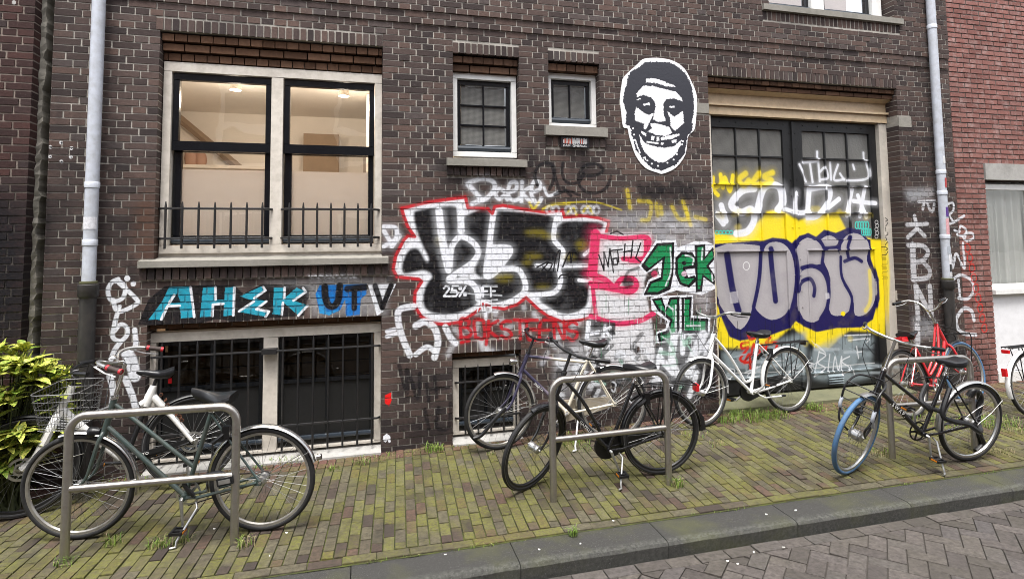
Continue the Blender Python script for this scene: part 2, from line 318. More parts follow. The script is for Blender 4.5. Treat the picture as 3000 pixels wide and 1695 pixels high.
for P, wd in (([(690, 155), (745, 215), (795, 275)], .05), ([(705, 140), (790, 112), (870, 130), (890, 180), (840, 250), (760, 285), (720, 300)], .045), ([(960, 205), (920, 190), (895, 230), (925, 265), (960, 240), (985, 265)], .04), ([(995, 215), (1050, 190), (1050, 140), (1005, 150), (990, 230), (1030, 275), (1075, 260)], .04), ([(1095, 135), (1090, 285)], .04), ([(1150, 180), (1100, 220), (1160, 285)], .04),
              ([(1160, 215), (1225, 190), (1225, 140), (1180, 140), (1165, 230), (1210, 300), (1240, 260)], .04), ([(1260, 180), (1290, 240), (1360, 215)], .03)):
    B.s(P, wd, WH, soft=.9, a=.85)
for P in ([(1210, 160), (1190, 90), (1215, 25), (1275, -5), (1335, 25), (1330, 120), (1300, 190)], [(1320, 20), (1345, 110), (1375, 200)], [(1400, -5), (1395, 80), (1440, 145), (1520, 135), (1555, 70)], [(1530, 92), (1650, 85), (1700, 45), (1640, 0), (1560, 20), (1515, 100), (1540, 185), (1625, 222), (1720, 185), (1760, 95)], [(1340, 232), (1430, 205), (1525, 235)], [(1400, 180), (1460, 240)]):
    B.s(P, .034, BK, a=.85, soft=.5)
for P in ([(1150, 290), (1180, 335), (1220, 290)], [(1250, 340), (1330, 305), (1450, 300)], [(1430, 370), (1480, 330), (1500, 380)], [(1550, 360), (1590, 320), (1620, 370)]): B.s(P, .025, YL, a=.5, soft=.8)
for i, x in enumerate((1300, 1350, 1440, 1480, 1560, 1610, 1650)): B.ring(x, 345, 22, 28, .025, WH, a=.35, soft=1)
for P in ([(60, 470), (150, 480), (150, 560), (90, 600), (60, 620)], [(60, 500), (120, 600)], [(120, 620), (180, 540)]): B.s(P, .04, WH, a=.8, soft=.7)
for i, ch in enumerate('BOKSTEENS'):
    x0 = 640 + i * 99
    for st in GL[ch]: B.s([(x0 + q[0] * 12.5 + RNG.uniform(-6, 6), 1300 - q[1] * 13.5 + i * 2 + RNG.uniform(-8, 8)) for q in st], .032, RD, a=.9, soft=.4)
B.s([(640, 1335), (700, 1320)], .03, RD); B.s([(830, 1300), (825, 1350)], .03, RD)
for P, wd in (([(285, 1065), (180, 1090), (168, 1170), (200, 1300), (255, 1430)], .06), ([(85, 1252), (140, 1238)], .04), ([(85, 1290), (165, 1268)], .04), ([(300, 1212), (370, 1180), (440, 1230), (465, 1330), (440, 1445)], .065), ([(300, 1425), (380, 1370), (440, 1400)], .05), ([(520, 1220), (560, 1300), (600, 1340)], .06)): B.s(P, wd, WH, soft=.5, a=.88, halo=False)
# -- pink S, green JEK YL
C = Crop(1650, 480, 500 / 1086)
C.f([(230, 330), (560, 300), (900, 330), (940, 480), (930, 1000), (560, 500), (300, 420)], WH, a=.32, blur=14, rough=1)
C.f([(190, 440), (560, 440), (560, 620), (510, 760), (560, 1000), (600, 1280), (200, 1330), (130, 1150), (190, 900)], (.66, .66, .68), a=.95, rough=.25, blur=2)
for P, wd in (([(205, 440), (195, 560), (175, 690)], .075), ([(195, 455), (360, 475), (535, 470), (530, 560), (505, 610), (380, 605)], .05), ([(165, 700), (260, 735), (330, 790), (420, 815), (465, 780), (445, 735), (370, 735), (330, 785)], .062), ([(170, 760), (260, 780), (320, 800)], .05), ([(185, 770), (205, 960)], .045), ([(175, 970), (330, 1015), (480, 1000), (575, 950)], .055)): C.s(P, wd, PK, soft=.35)
C.s([(205, 450), (185, 690)], .11, PK, soft=.4); C.s([(530, 480), (520, 600), (430, 610)], .07, PK); C.s([(200, 770), (300, 790), (380, 800), (450, 790)], .07, PK); C.f([(172, 700), (260, 740), (330, 800), (200, 800)], PK, a=.75, blur=2)
C.dot(410, 755, 38, BK, a=.8, blur=2); C.s([(480, 660), (410, 690), (390, 750)], .03, BK, a=.6, soft=.7)
for P in ([(225, 580), (258, 680), (258, 560), (285, 655), (295, 540), (318, 690)], [(340, 600), (315, 605), (318, 645), (345, 640), (340, 600)], [(305, 552), (375, 545)], [(345, 550), (352, 625)], [(392, 510), (385, 612)], [(442, 490), (430, 600)], [(385, 562), (440, 550)], [(492, 505), (460, 600), (500, 632), (545, 580)], [(300, 445), (340, 430), (380, 450)]): C.s(P, .015, BK, smooth=False)
C.f([(480, 650), (590, 485), (715, 485), (725, 535), (830, 495), (910, 495), (970, 520), (975, 790), (880, 835), (720, 805), (600, 845), (500, 845), (540, 740), (610, 700), (600, 660), (520, 700)], WH, rough=.2)
C.f([(555, 850), (630, 840), (745, 835), (825, 835), (825, 965), (935, 975), (930, 1090), (745, 1090), (690, 1140), (590, 1140), (590, 1070), (650, 1050), (660, 1000), (560, 930)], WH, rough=.2)
for P, g in (([(495, 650), (595, 505), (705, 500), (700, 700), (680, 800), (600, 835), (510, 835), (550, 750), (620, 720), (630, 610), (530, 690)], [(518, 638), (605, 520), (690, 515), (688, 690), (665, 780), (600, 815), (535, 815), (560, 762), (630, 737), (648, 585), (545, 662)]),
             ([(712, 600), (750, 560), (820, 562), (852, 620), (845, 662), (775, 672), (795, 722), (835, 710), (852, 740), (800, 788), (740, 768), (712, 700)], [(728, 610), (757, 578), (812, 580), (836, 622), (825, 645), (760, 655), (770, 730), (832, 730), (795, 770), (750, 755), (728, 695)]),
             ([(838, 518), (902, 512), (902, 590), (952, 528), (968, 600), (925, 650), (968, 720), (962, 772), (892, 722), (882, 812), (843, 818)], [(852, 532), (890, 528), (890, 620), (945, 550), (955, 595), (908, 650), (955, 722), (950, 752), (885, 700), (870, 795), (855, 798)]),
             ([(562, 860), (627, 850), (652, 920), (678, 850), (738, 845), (738, 1060), (690, 1122), (608, 1132), (598, 1080), (660, 1060), (680, 1000), (598, 930)], [(580, 872), (618, 866), (652, 945), (688, 865), (722, 862), (722, 1050), (682, 1105), (622, 1115), (615, 1095), (672, 1075), (695, 990), (612, 920)]),
             ([(752, 850), (818, 845), (812, 980), (922, 985), (918, 1078), (752, 1078)], [(768, 866), (802, 862), (796, 995), (905, 1002), (902, 1060), (768, 1060)])):
    C.f(P, BK, rough=.05); C.f(g, GN, rough=.25)
for P in ([(680, 535), (685, 680), (650, 775)], [(775, 582), (825, 600), (822, 640)], [(885, 540), (880, 610)], [(715, 900), (712, 1040)], [(640, 880), (700, 930)], [(785, 1030), (870, 1030)], [(945, 700), (950, 745)]): C.s(P, .02, WH, soft=.6, a=.8)
C.dot(768, 632, 14, BK); C.dot(580, 702, 22, PK, a=.6); C.dot(768, 700, 18, (.7, .5, .6), a=.9)
C.f([(590, 1160), (740, 1090), (960, 1080), (975, 1500), (860, 1500), (700, 1400), (560, 1330)], BK, a=.92, rough=.1, blur=2)
C.f([(150, 990), (330, 1010), (330, 1090), (140, 1110)], BK, a=.95, blur=1); C.f([(-60, 1180), (140, 1110), (130, 1500), (-60, 1500)], (.5, .5, .52), a=.5, blur=8, rough=1)
for P, wd in (([(160, 1010), (155, 1150), (215, 1150)], .05), ([(175, 1080), (225, 1070)], .04), ([(265, 1030), (255, 1100)], .03), ([(300, 1040), (270, 1060), (310, 1110)], .03), ([(760, 1095), (758, 1200)], .06), ([(705, 1100), (690, 1250), (720, 1330)], .09), ([(890, 1090), (830, 1220), (800, 1330)], .11), ([(960, 1090), (900, 1180)], .05), ([(610, 1230), (700, 1330)], .07), ([(620, 1180), (590, 1330)], .05), ([(560, 1330), (690, 1420)], .05), ([(850, 1330), (800, 1480)], .06)): C.s(P, wd, WH, soft=.5)
for i in range(46):
    x, y = RNG.uniform(-40, 640), RNG.uniform(1180, 1520); C.s([(x, y), (x + RNG.uniform(-50, 50), y + RNG.uniform(-40, 70))], RNG.uniform(.03, .08), BK if i % 2 else WH, a=.7, soft=.7)
C.f([(470, 1165), (485, 1160), (485, 1200), (465, 1205)], (.12, .06, .04))
for i in range(34):                                  # layered old tags and green-tinted overspray under the green letters
    x, y = RNG.uniform(120, 960), RNG.uniform(1000, 1420); cc = ((.06, .07, .07), WH, (.35, .55, .45), BK)[i % 4]
    C.s([(x, y), (x + RNG.uniform(-40, 40), y + RNG.uniform(-40, 40)), (x + RNG.uniform(-60, 60), y + RNG.uniform(20, 90)), (x + RNG.uniform(-60, 60), y + RNG.uniform(-20, 110))], RNG.uniform(.012, .045), cc, a=RNG.uniform(.35, .8), soft=.5)
for i in range(70):                                  # drips
    x, y = RNG.uniform(100, 940), RNG.uniform(820, 1150); C.s([(x, y), (x + RNG.uniform(-2, 2), y + RNG.uniform(25, 120))], .008, (WH, BK, (.02, .2, .08), WH)[i % 4], a=.6, halo=False)
for i in range(26):
    x, y = RNG.uniform(560, 950), RNG.uniform(330, 480); C.s([(x, y), (x + RNG.uniform(-60, 60), y + RNG.uniform(-15, 15))], .05, WH if i % 3 else BK, a=.16, soft=1.2, halo=False)
for P in ([(405, 170), (425, 280)], [(480, 235), (555, 250), (545, 350), (500, 360)], [(590, 255), (600, 330)], [(620, 270), (625, 320)], [(690, 270), (735, 350), (790, 345), (780, 290)], [(760, 240), (810, 390)], [(840, 340), (905, 355)]): C.s(P, .045, YL, a=.4, soft=.9)
C.s([(0, 250), (200, 245), (370, 295)], .02, YL, a=.4, soft=1)
for i in range(16): x = 480 + i * 22; C.s([(x, 140 + 20 * math.sin(i)), (x + 30, 200 + 25 * math.cos(i * 2))], .06, BK, a=.5, soft=.9)
Q = Crop(1000, 850, .5807)                            # dark tag between the cellar windows, red dab, white dab
for P in ([(290, 380), (330, 520), (330, 400), (385, 545), (395, 420)], [(430, 470), (440, 560)], [(470, 440), (480, 540)], [(440, 500), (540, 490)], [(420, 600), (440, 700)], [(490, 590), (480, 690), (540, 690), (550, 570)]): Q.s(P, .035, BK, a=.7, soft=.7)
Q.f([(218, 530), (250, 515), (252, 555), (240, 585), (218, 570)], (.7, .012, .012)); Q.f([(210, 735), (228, 722), (245, 735), (248, 765), (238, 770), (232, 755), (222, 768), (208, 755)], WH)
Q0 = Crop(0, 0, 1 / 2.909)
for (x, y) in ((518, 1218), (427, 1255), (606, 1265), (424, 1336), (602, 1340), (521, 1378)): Q0.dot(x, y, 16, (.6, .6, .6), a=.95); Q0.dot(x + 3, y + 2, 6, BK)
Q0.dot(175, 66, 18, (.5, .5, .48), a=.8)
# -- letters on the pilaster and the red house
E_ = Crop(2600, 480, 320 / 895)
for P, wd in (([(220, 430), (242, 530)], .055), ([(160, 500), (322, 490)], .055), ([(242, 530), (165, 602)], .055), ([(242, 530), (305, 592)], .055), ([(205, 668), (215, 942)], .085), ([(168, 665), (290, 675), (330, 730), (285, 792), (215, 810)], .06), ([(285, 800), (345, 870), (325, 932), (205, 946)], .06), ([(230, 1000), (248, 1270)], .07), ([(232, 1000), (352, 1235)], .07), ([(345, 1005), (360, 1240)], .07), ([(242, 1330), (248, 1460)], .08),
              ([(255, 312), (385, 305)], .04), ([(300, 312), (288, 372)], .04), ([(325, 320), (345, 375), (370, 388), (382, 330)], .04)): E_.s(P, wd, (.55, .55, .57), soft=.4, a=.8, rough=.6, halo=False)
E_.f([(130, 215), (380, 200), (380, 270), (180, 310)], WH, a=.35, blur=8, rough=1); E_.f([(200, 1250), (400, 1290), (400, 1420), (220, 1430)], WH, a=.25, blur=8, rough=1)
for P, wd in (([(495, 330), (535, 320), (540, 380), (510, 420), (540, 480)], .03), ([(510, 490), (560, 470), (630, 425)], .035), ([(545, 545), (590, 560), (600, 510), (650, 545), (620, 590), (570, 580)], .03), ([(620, 600), (650, 630), (705, 610), (700, 570), (650, 570), (640, 600)], .03), ([(515, 745), (535, 850), (562, 735), (632, 855), (620, 650)], .035), ([(545, 940), (600, 910), (690, 955), (705, 1040), (660, 1105), (580, 1100)], .04), ([(580, 950), (592, 1090)], .035), ([(712, 1280), (690, 1205), (625, 1185), (565, 1265), (575, 1350), (630, 1390), (725, 1400)], .05)): E_.s(P, wd, WH, soft=.4, a=.78, halo=False)
for k in range(9): E_.ring(660 + k * 17, 690 + k * 82, 22, 34, .018, (.6, .03, .02), a=.75)
# -- the doors (plane 0.2 m back)
Dr = Crop(2060, 350, 600 / 1027, .2)
Dr.f([(50, 610), (55, 565), (180, 585), (290, 510), (330, 462), (400, 455), (480, 510), (560, 480), (690, 470), (735, 560), (870, 605), (900, 605), (912, 780), (910, 1090), (850, 1065), (740, 1060), (640, 1152), (590, 1162), (450, 1040), (380, 1105), (300, 1135), (190, 1155), (90, 1150), (60, 1100), (60, 900)], YL, rough=.25, blur=3)
Dr.f([(900, 600), (915, 615), (925, 780), (918, 1090), (895, 1080)], YL, a=.85, blur=2, rough=.5)
Dr.f([(100, 1170), (300, 1140), (520, 1060), (525, 1300), (130, 1290)], (.24, .29, .31), a=.85, blur=7, rough=.8); Dr.f([(545, 1165), (700, 1085), (865, 1090), (850, 1290), (700, 1325), (560, 1300)], (.24, .29, .31), a=.85, blur=7, rough=.8)
for i in range(26):
    x, y = RNG.uniform(110, 850), RNG.uniform(1150, 1300); Dr.s([(x, y), (x + RNG.uniform(40, 130), y + RNG.uniform(-8, 8))], .035, BK if i % 2 else (.42, .47, .5), a=.5, soft=1)
Dr.s([(130, 1275), (500, 1265)], .012, (.5, .5, .5), a=.6); Dr.s([(560, 1250), (870, 1222)], .01, (.6, .6, .6), a=.7)
Dr.f([(55, 625), (270, 608), (300, 612), (360, 592), (420, 598), (450, 620), (480, 585), (540, 568), (580, 588), (620, 552), (680, 568), (740, 542), (800, 552), (845, 605), (852, 700), (887, 800), (892, 900), (862, 1005), (800, 1045), (680, 1048), (580, 1068), (500, 1035), (470, 1012), (440, 1050), (330, 1090), (190, 1112), (140, 1092), (60, 900)], NV, rough=.08, blur=1)
Dr.f([(80, 580), (180, 600), (270, 605), (60, 620)], YL, a=.6)
for P in ([(62, 645), (268, 630), (288, 665), (280, 800), (255, 940), (230, 1020), (172, 1047), (62, 860)], [(308, 655), (350, 615), (410, 625), (450, 680), (465, 780), (455, 900), (420, 980), (350, 1007), (290, 972), (268, 925), (290, 800)],
          [(470, 640), (520, 595), (570, 605), (608, 655), (600, 725), (520, 730), (480, 790), (465, 720)], [(500, 760), (580, 750), (628, 815), (632, 930), (585, 1010), (525, 1012), (482, 960), (478, 850)], [(622, 660), (660, 642), (698, 685), (702, 800), (752, 900), (742, 962), (682, 987), (642, 955), (648, 800), (612, 705)],
          [(598, 612), (640, 580), (682, 600), (672, 632), (620, 642)], [(700, 625), (750, 572), (810, 582), (840, 640), (832, 710), (870, 800), (872, 905), (830, 975), (772, 982), (762, 900), (712, 790), (695, 690)]): Dr.f(P, GY, smooth=3, rough=.15)
for P, wd in (([(128, 680), (155, 850), (185, 960)], .085), ([(345, 650), (355, 760), (372, 910)], .07), ([(500, 745), (560, 735), (615, 770), (640, 850), (632, 940), (600, 1000)], .05), ([(478, 860), (500, 815), (545, 800), (568, 840), (565, 885)], .05), ([(748, 590), (732, 640), (738, 690)], .045), ([(720, 712), (770, 695), (805, 712)], .045), ([(700, 690), (706, 790), (755, 890), (748, 965)], .04), ([(612, 645), (690, 640)], .04), ([(585, 600), (612, 650), (606, 720)], .045), ([(300, 620), (290, 800), (262, 940)], .05), ([(455, 640), (475, 760), (462, 900), (430, 990)], .05)): Dr.s(P, wd, NV, soft=.3)
Dr.dot(712, 975, 12, YL); Dr.s([(845, 760), (850, 900), (825, 960)], .05, YL, a=.6, soft=.9)
for P, wd in (([(78, 475), (112, 522)], .07), ([(102, 430), (125, 508)], .07), ([(268, 345), (205, 358), (152, 425), (200, 465), (252, 450), (268, 500), (235, 560), (178, 572)], .085), ([(282, 460), (318, 342), (390, 335), (408, 410), (385, 452)], .085), ([(470, 370), (472, 462), (545, 460)], .06), ([(420, 450), (480, 470)], .05), ([(545, 345), (535, 490)], .07), ([(545, 348), (640, 340), (645, 400), (590, 480), (540, 490)], .07), ([(640, 442), (695, 398)], .06), ([(760, 350), (735, 480)], .06), ([(825, 340), (800, 485)], .055), ([(768, 408), (870, 420)], .055), ([(790, 380), (832, 488)], .055)): Dr.s(P, wd, WH, soft=.3)
for P in ([(488, 225), (528, 310)], [(505, 215), (582, 208)], [(548, 215), (562, 312)], [(590, 200), (598, 308)], [(600, 260), (625, 240), (640, 290), (605, 300)], [(650, 215), (655, 300)], [(690, 225), (670, 300), (722, 298)], [(735, 305), (840, 292), (828, 205)], [(765, 225), (772, 248)], [(585, 160), (585, 190)], [(818, 165), (820, 200)], [(700, 270), (720, 300)]): Dr.s(P, .03, WH, soft=.8, a=.85)
for P in ([(42, 335), (85, 378)], [(60, 290), (62, 340), (100, 320), (98, 275)], [(110, 340), (120, 290), (145, 358), (160, 280)]): Dr.s(P, .05, YL, soft=.5)
for P in ([(225, 270), (190, 300), (215, 330), (240, 305)], [(290, 270), (260, 320), (300, 325)], [(360, 265), (320, 285), (355, 305), (320, 325)]): Dr.s(P, .07, YL, soft=1, a=.8)
for k in range(5): Dr.ring(80 + k * 18, 566, 9, 9, .012, (.05, .5, .42)); Dr.ring(785 + k * 13, 530, 8, 18, .016, (.05, .5, .42)); Dr.ring(815 + k * 9, 565, 6, 16, .014, (.05, .5, .42))
for k in range(13): Dr.s([(902 + k % 2 * 12, 495 + k * 24), (914 - k % 3 * 5, 505 + k * 24), (904, 512 + k * 24)], .012, BK, a=.9 if k < 8 else .35)
for k in range(5): Dr.ring(875 + k % 2 * 4, 515 + k * 18, 8, 9, .008, (.6, .6, .6), a=.8)
for P in ([(235, 1085), (262, 1078), (270, 1095), (245, 1105), (238, 1088)], [(235, 1120), (200, 1128), (205, 1150), (235, 1145), (195, 1200), (215, 1215), (240, 1180), (245, 1250)], [(250, 1180), (262, 1128), (280, 1180)], [(215, 1222), (250, 1218)], [(290, 1180), (300, 1130), (320, 1160), (330, 1110)], [(320, 1095), (345, 1095), (325, 1120), (350, 1120)], [(355, 1120), (380, 1125), (375, 1145)]): Dr.s(P, .03, (.5, .02, .012))
for P in ([(592, 1165), (565, 1290)], [(590, 1168), (625, 1185), (585, 1222), (622, 1250), (562, 1290)], [(645, 1180), (635, 1270)], [(660, 1270), (672, 1190), (688, 1260), (705, 1190), (702, 1270)], [(745, 1190), (705, 1215), (745, 1250), (700, 1280)], [(750, 1240), (765, 1280)], [(525, 1220), (555, 1225), (530, 1240)], [(720, 1085), (850, 1080)], [(740, 1110), (840, 1100), (830, 1120)], [(780, 1140), (790, 1200)], [(780, 1170), (810, 1165)]): Dr.s(P, .016, (.6, .62, .64), a=.85, soft=.5)
Dr.f([(140, 868), (182, 860), (186, 920), (145, 925)], (.5, .48, .5), a=.55); Dr.f([(622, 872), (642, 870), (644, 900), (624, 902)], (.55, .53, .55), a=.7); Dr.ring(225, 735, 16, 20, .008, (.7, .7, .7))
for i in range(24):                                  # scribbles over the grey base, rough edges of the yellow
    x, y = RNG.uniform(120, 860), RNG.uniform(1120, 1290); Dr.s([(x, y), (x + RNG.uniform(-30, 40), y + RNG.uniform(-25, 25)), (x + RNG.uniform(-50, 60), y + RNG.uniform(-10, 60)), (x + RNG.uniform(-40, 60), y + RNG.uniform(-40, 50))], RNG.uniform(.008, .016), ((.6, .62, .64), BK, (.3, .36, .4))[i % 3], a=.7)
    x = RNG.uniform(70, 900); y = RNG.choice((560, 470, 1110)) + RNG.uniform(-25, 25); Dr.s([(x, y), (x + RNG.uniform(-30, 30), y + RNG.uniform(-12, 12))], .07, YL, a=.3, soft=1.3, halo=False) if not 560 < y < 1040 else None
for i in range(40):
    x = RNG.uniform(80, 900); y = RNG.uniform(1000, 1080); Dr.s([(x, y), (x + 1, y + RNG.uniform(30, 110))], .008, BK, a=.7)
# -- pasted paper head: printed black on white
P_ = Crop(1780, 150, 300 / 1149)
HEAD = [(470, 80), (600, 82), (740, 115), (860, 200), (940, 350), (1000, 520), (985, 800), (965, 890), (900, 960), (870, 1160), (760, 1310), (620, 1375), (560, 1365), (420, 1310), (310, 1170), (240, 960), (220, 870), (170, 850), (150, 690), (135, 540), (155, 380), (180, 290), (330, 150), (390, 95)]
INK = (.03, .031, .04)
P_.f(HEAD, (.78, .78, .8), rough=0)
P_.f([(420, 128), (560, 130), (690, 130), (790, 185), (880, 270), (930, 380), (960, 520), (965, 640), (945, 760), (945, 890), (890, 960), (860, 1150), (760, 1275), (600, 1345), (500, 1320), (400, 1230), (310, 1100), (260, 930), (245, 845), (195, 820), (205, 690), (170, 560), (190, 430), (220, 310), (250, 240), (350, 180)], INK, rough=0, jag=1.1)
P_.f([(320, 470), (400, 390), (520, 400), (640, 430), (760, 460), (820, 520), (840, 572), (740, 535), (650, 545), (620, 600), (620, 700), (650, 790), (560, 800), (500, 770), (530, 640), (530, 580), (480, 520), (400, 498), (320, 520)], (.78, .78, .8), rough=0, jag=.8)
P_.f([(430, 312), (520, 310), (620, 340), (740, 390), (755, 410), (640, 395), (520, 360), (420, 358)], (.78, .78, .8), rough=.2, jag=1.2)
P_.f([(315, 630), (380, 680), (450, 720), (520, 690), (470, 790), (430, 880), (400, 880), (405, 820), (300, 780), (300, 700)], (.78, .78, .8), rough=0, jag=.8); P_.f([(660, 670), (740, 740), (840, 675), (850, 810), (750, 900), (700, 850), (690, 750)], (.78, .78, .8), rough=0, jag=.8)
P_.f([(470, 815), (560, 815), (690, 860), (720, 920), (640, 955), (540, 945), (440, 905), (490, 870)], (.78, .78, .8), rough=0, jag=.8)
P_.f([(350, 940), (410, 1030), (500, 1065), (620, 1090), (740, 1070), (820, 1000), (815, 1060), (750, 1170), (640, 1245), (560, 1255), (460, 1190), (400, 1120), (365, 1040)], (.78, .78, .8), rough=0, jag=.8)
for P in ([(485, 955), (525, 955), (510, 1005), (480, 1000)], [(540, 962), (578, 965), (575, 1015), (545, 1015)], [(585, 975), (800, 925), (805, 950), (700, 990), (590, 1005)], [(370, 895), (430, 930), (420, 960), (370, 925)], [(430, 1010), (570, 1030), (560, 1050), (430, 1030)], [(590, 1030), (620, 1028), (618, 1055), (590, 1052)], [(710, 1005), (770, 995), (765, 1030), (715, 1035)], [(390, 600), (460, 580), (470, 610), (400, 618)], [(682, 622), (750, 618), (745, 640), (690, 640)], [(318, 545), (360, 532), (365, 545), (320, 560)]): P_.f(P, (.78, .78, .8), rough=0, jag=.8)
for (x, y) in ((280, 870), (290, 940), (300, 1000), (315, 1040), (335, 1090), (355, 1140), (400, 1200), (440, 1230), (490, 1265), (560, 1290), (735, 1220), (770, 1160), (665, 1255), (830, 1050), (838, 1015)): P_.dot(x, y, 11, (.78, .78, .8), rough=.4)
for (x, y) in ((310, 1020), (322, 1060), (345, 1120), (415, 1205)): P_.s([(x, y - 14), (x + 6, y + 16)], .014, (.78, .78, .8))
PIMG = bpy.data.images.new('facade_paint', PW, PH, alpha=True, float_buffer=False)
PIMG.colorspace_settings.name = 'sRGB'; PIMG.alpha_mode = 'STRAIGHT'
_e = PAINT.copy(); _c = np.clip(_e[..., :3], 0, 1); _e[..., :3] = np.where(_c <= .0031308, _c * 12.92, 1.055 * _c ** (1 / 2.4) - .055)
PIMG.pixels.foreach_set(np.clip(_e, 0, 1).astype(np.float32).ravel()); PIMG.update(); PIMG.pack()
def paint_over(t, base, worn=.62):                              # facade paint on top of a base colour; returns colour and coverage
    s = t.n('SeparateXYZ', i0=t.pos())
    u = t.math('MULTIPLY', t.math('SUBTRACT', s.outputs[0], PX0), 1 / (PX1 - PX0)); v = t.math('MULTIPLY', t.math('SUBTRACT', s.outputs[2], PZ0), 1 / (PZ1 - PZ0))
    im = t.n('TexImage', Vector=t.n('CombineXYZ', i0=u, i1=v).outputs[0]); im.image = PIMG; im.extension = 'CLIP'; im.interpolation = 'Linear'
    cov = t.math('MULTIPLY', im.outputs[1], t.ramp(t.noise(t.pos(), 34, 6, .72), [(.30, (worn, worn, worn)), (.52, (1, 1, 1))]))
    return t.mix(cov, base, im.outputs[0]), cov
# ------------------------------------------------------------------ masonry materials
def brick_mat(name, ramp, grime=.35, painted=True, rough=.8, big=.7, moss=None, efflo=0.0):
    t = NT(name); p = t.pos(); wn = t.rnd()
    c = t.ramp(wn.outputs[0], ramp); n1 = t.noise(p, 38, 6, .7)
    c = t.mix(t.ramp(n1, [(.3, (0, 0, 0)), (.75, (.55, .55, .55))]), c, tuple(x * .45 for x in ramp[0][1]))
    c = t.mix(t.math('MULTIPLY', t.ramp(t.noise(p, big, 5, .6), [(.42, (0, 0, 0)), (.7, (1, 1, 1))]), grime), c, (.022, .018, .018))
    c = t.mix(t.math('MULTIPLY', t.ramp(t.noise(p, 120, 2), [(.62, (0, 0, 0)), (.75, (1, 1, 1))]), .18), c, (.3, .26, .24))
    if efflo: c = t.mix(t.math('MULTIPLY', t.ramp(t.noise(p, 9, 5, .7), [(.5, (0, 0, 0)), (.72, (1, 1, 1))]), efflo), c, (.45, .36, .34))
    h = t.math('ADD', t.math('MULTIPLY', n1, 1.0), t.math('MULTIPLY', t.noise(p, 210, 3, .7), .6))
    r = t.math('ADD', t.math('MULTIPLY', wn.outputs[0], -.12), rough + .06)
    if painted:
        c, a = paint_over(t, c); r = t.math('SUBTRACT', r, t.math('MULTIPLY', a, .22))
    t.bump(h, .0035, .8); MATS[name] = t.set(Base__Color=c, Roughness=r, Specular__IOR__Level=.16); return t.m
def mortar_mat(name, c, painted=True):
    t = NT(name); p = t.pos(); b = t.mix(t.noise(p, 7, 5, .65), tuple(x * .55 for x in c), tuple(x * 1.15 for x in c))
    b = t.mix(t.ramp(t.noise(p, 1.1, 4, .6), [(.45, (0, 0, 0)), (.75, (.75, .75, .75))]), b, (.05, .045, .04))
    if painted: b, _a = paint_over(t, b); b = t.mix(t.math('MULTIPLY', t.math('MULTIPLY', _a, t.ramp(t.noise(p, 18, 5, .7), [(.35, (.2, .2, .2)), (.6, (1, 1, 1))])), .42), b, (.07, .066, .06))  # painted joints darkened: dirt plus recess shade mixed into the colour
    t.bump(t.noise(p, 150, 4), .003); MATS[name] = t.set(Base__Color=b, Roughness=.92, Specular__IOR__Level=.1); return t.m
M_BRICK = brick_mat('dark_brick', [(0, (.046, .036, .035)), (.3, (.075, .053, .048)), (.62, (.104, .072, .063)), (.86, (.136, .087, .071)), (1, (.092, .075, .072))], grime=.42)
M_LINT = brick_mat('sooty_lintel_brick', [(0, (.075, .038, .022)), (.5, (.12, .062, .036)), (1, (.16, .085, .05))], painted=False)
M_RED = brick_mat('red_brick', [(0, (.20, .088, .074)), (.4, (.26, .115, .097)), (.75, (.30, .14, .118)), (1, (.24, .12, .105))], grime=.14, efflo=.5, big=.9)
M_LEFT = brick_mat('old_red_brick', [(0, (.036, .020, .019)), (.4, (.060, .029, .026)), (.8, (.088, .038, .032)), (1, (.045, .032, .031))], grime=.5)
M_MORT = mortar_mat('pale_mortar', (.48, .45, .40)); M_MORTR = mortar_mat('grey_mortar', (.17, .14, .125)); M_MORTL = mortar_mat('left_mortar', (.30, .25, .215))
def stone_mat(name, c):
    t = NT(name); p = t.pos(); b = t.mix(t.noise(p, 16, 6, .7), tuple(x * .6 for x in c), tuple(x * 1.2 for x in c)); b = t.mix(t.ramp(t.noise(p, 90, 3), [(.6, (0, 0, 0)), (.8, (.6, .6, .6))]), b, (.06, .06, .055))
    b = t.mix(t.ramp(t.noise(p, 2.3, 4), [(.5, (0, 0, 0)), (.8, (.5, .5, .5))]), b, (.05, .055, .035)); t.bump(t.noise(p, 130, 4), .002); MATS[name] = t.set(Base__Color=b, Roughness=.85); return t.m
M_STONE = stone_mat('grey_stone_sill', (.25, .235, .205)); M_CONC = stone_mat('pale_concrete', (.36, .35, .33)); M_STEP = stone_mat('mossy_concrete_step', (.135, .135, .075)); M_CEM = stone_mat('rough_cement', (.2, .185, .155))
M_CREAM = plain('cream_paint', (.60, .555, .49), .42, dirt=.35, dirtc=(.2, .17, .12)); M_WHITE = plain('white_window_paint', (.72, .72, .70), .35, dirt=.15, dirtc=(.3, .28, .25)); M_TAN = plain('tan_beam_paint', (.56, .43, .28), .45, dirt=.3, dirtc=(.2, .13, .07))
M_SASH = plain('black_sash_paint', (.005, .006, .008), .22, vary=.2); M_IRON = plain('black_iron', (.008, .008, .009), .5, dirt=.2, dirtc=(.05, .035, .025), bump=.002); M_SASHB = plain('blue_black_rail', (.022, .03, .04), .22)
def unit_brick():
    m = MB(); m.box(-.5, .5, 0, 1, -.5, .5); me = m.mesh('brick_shape')
    for i in range(4):
        v = me.vertices[i].co; v.x *= .975; v.z *= .93
    return me
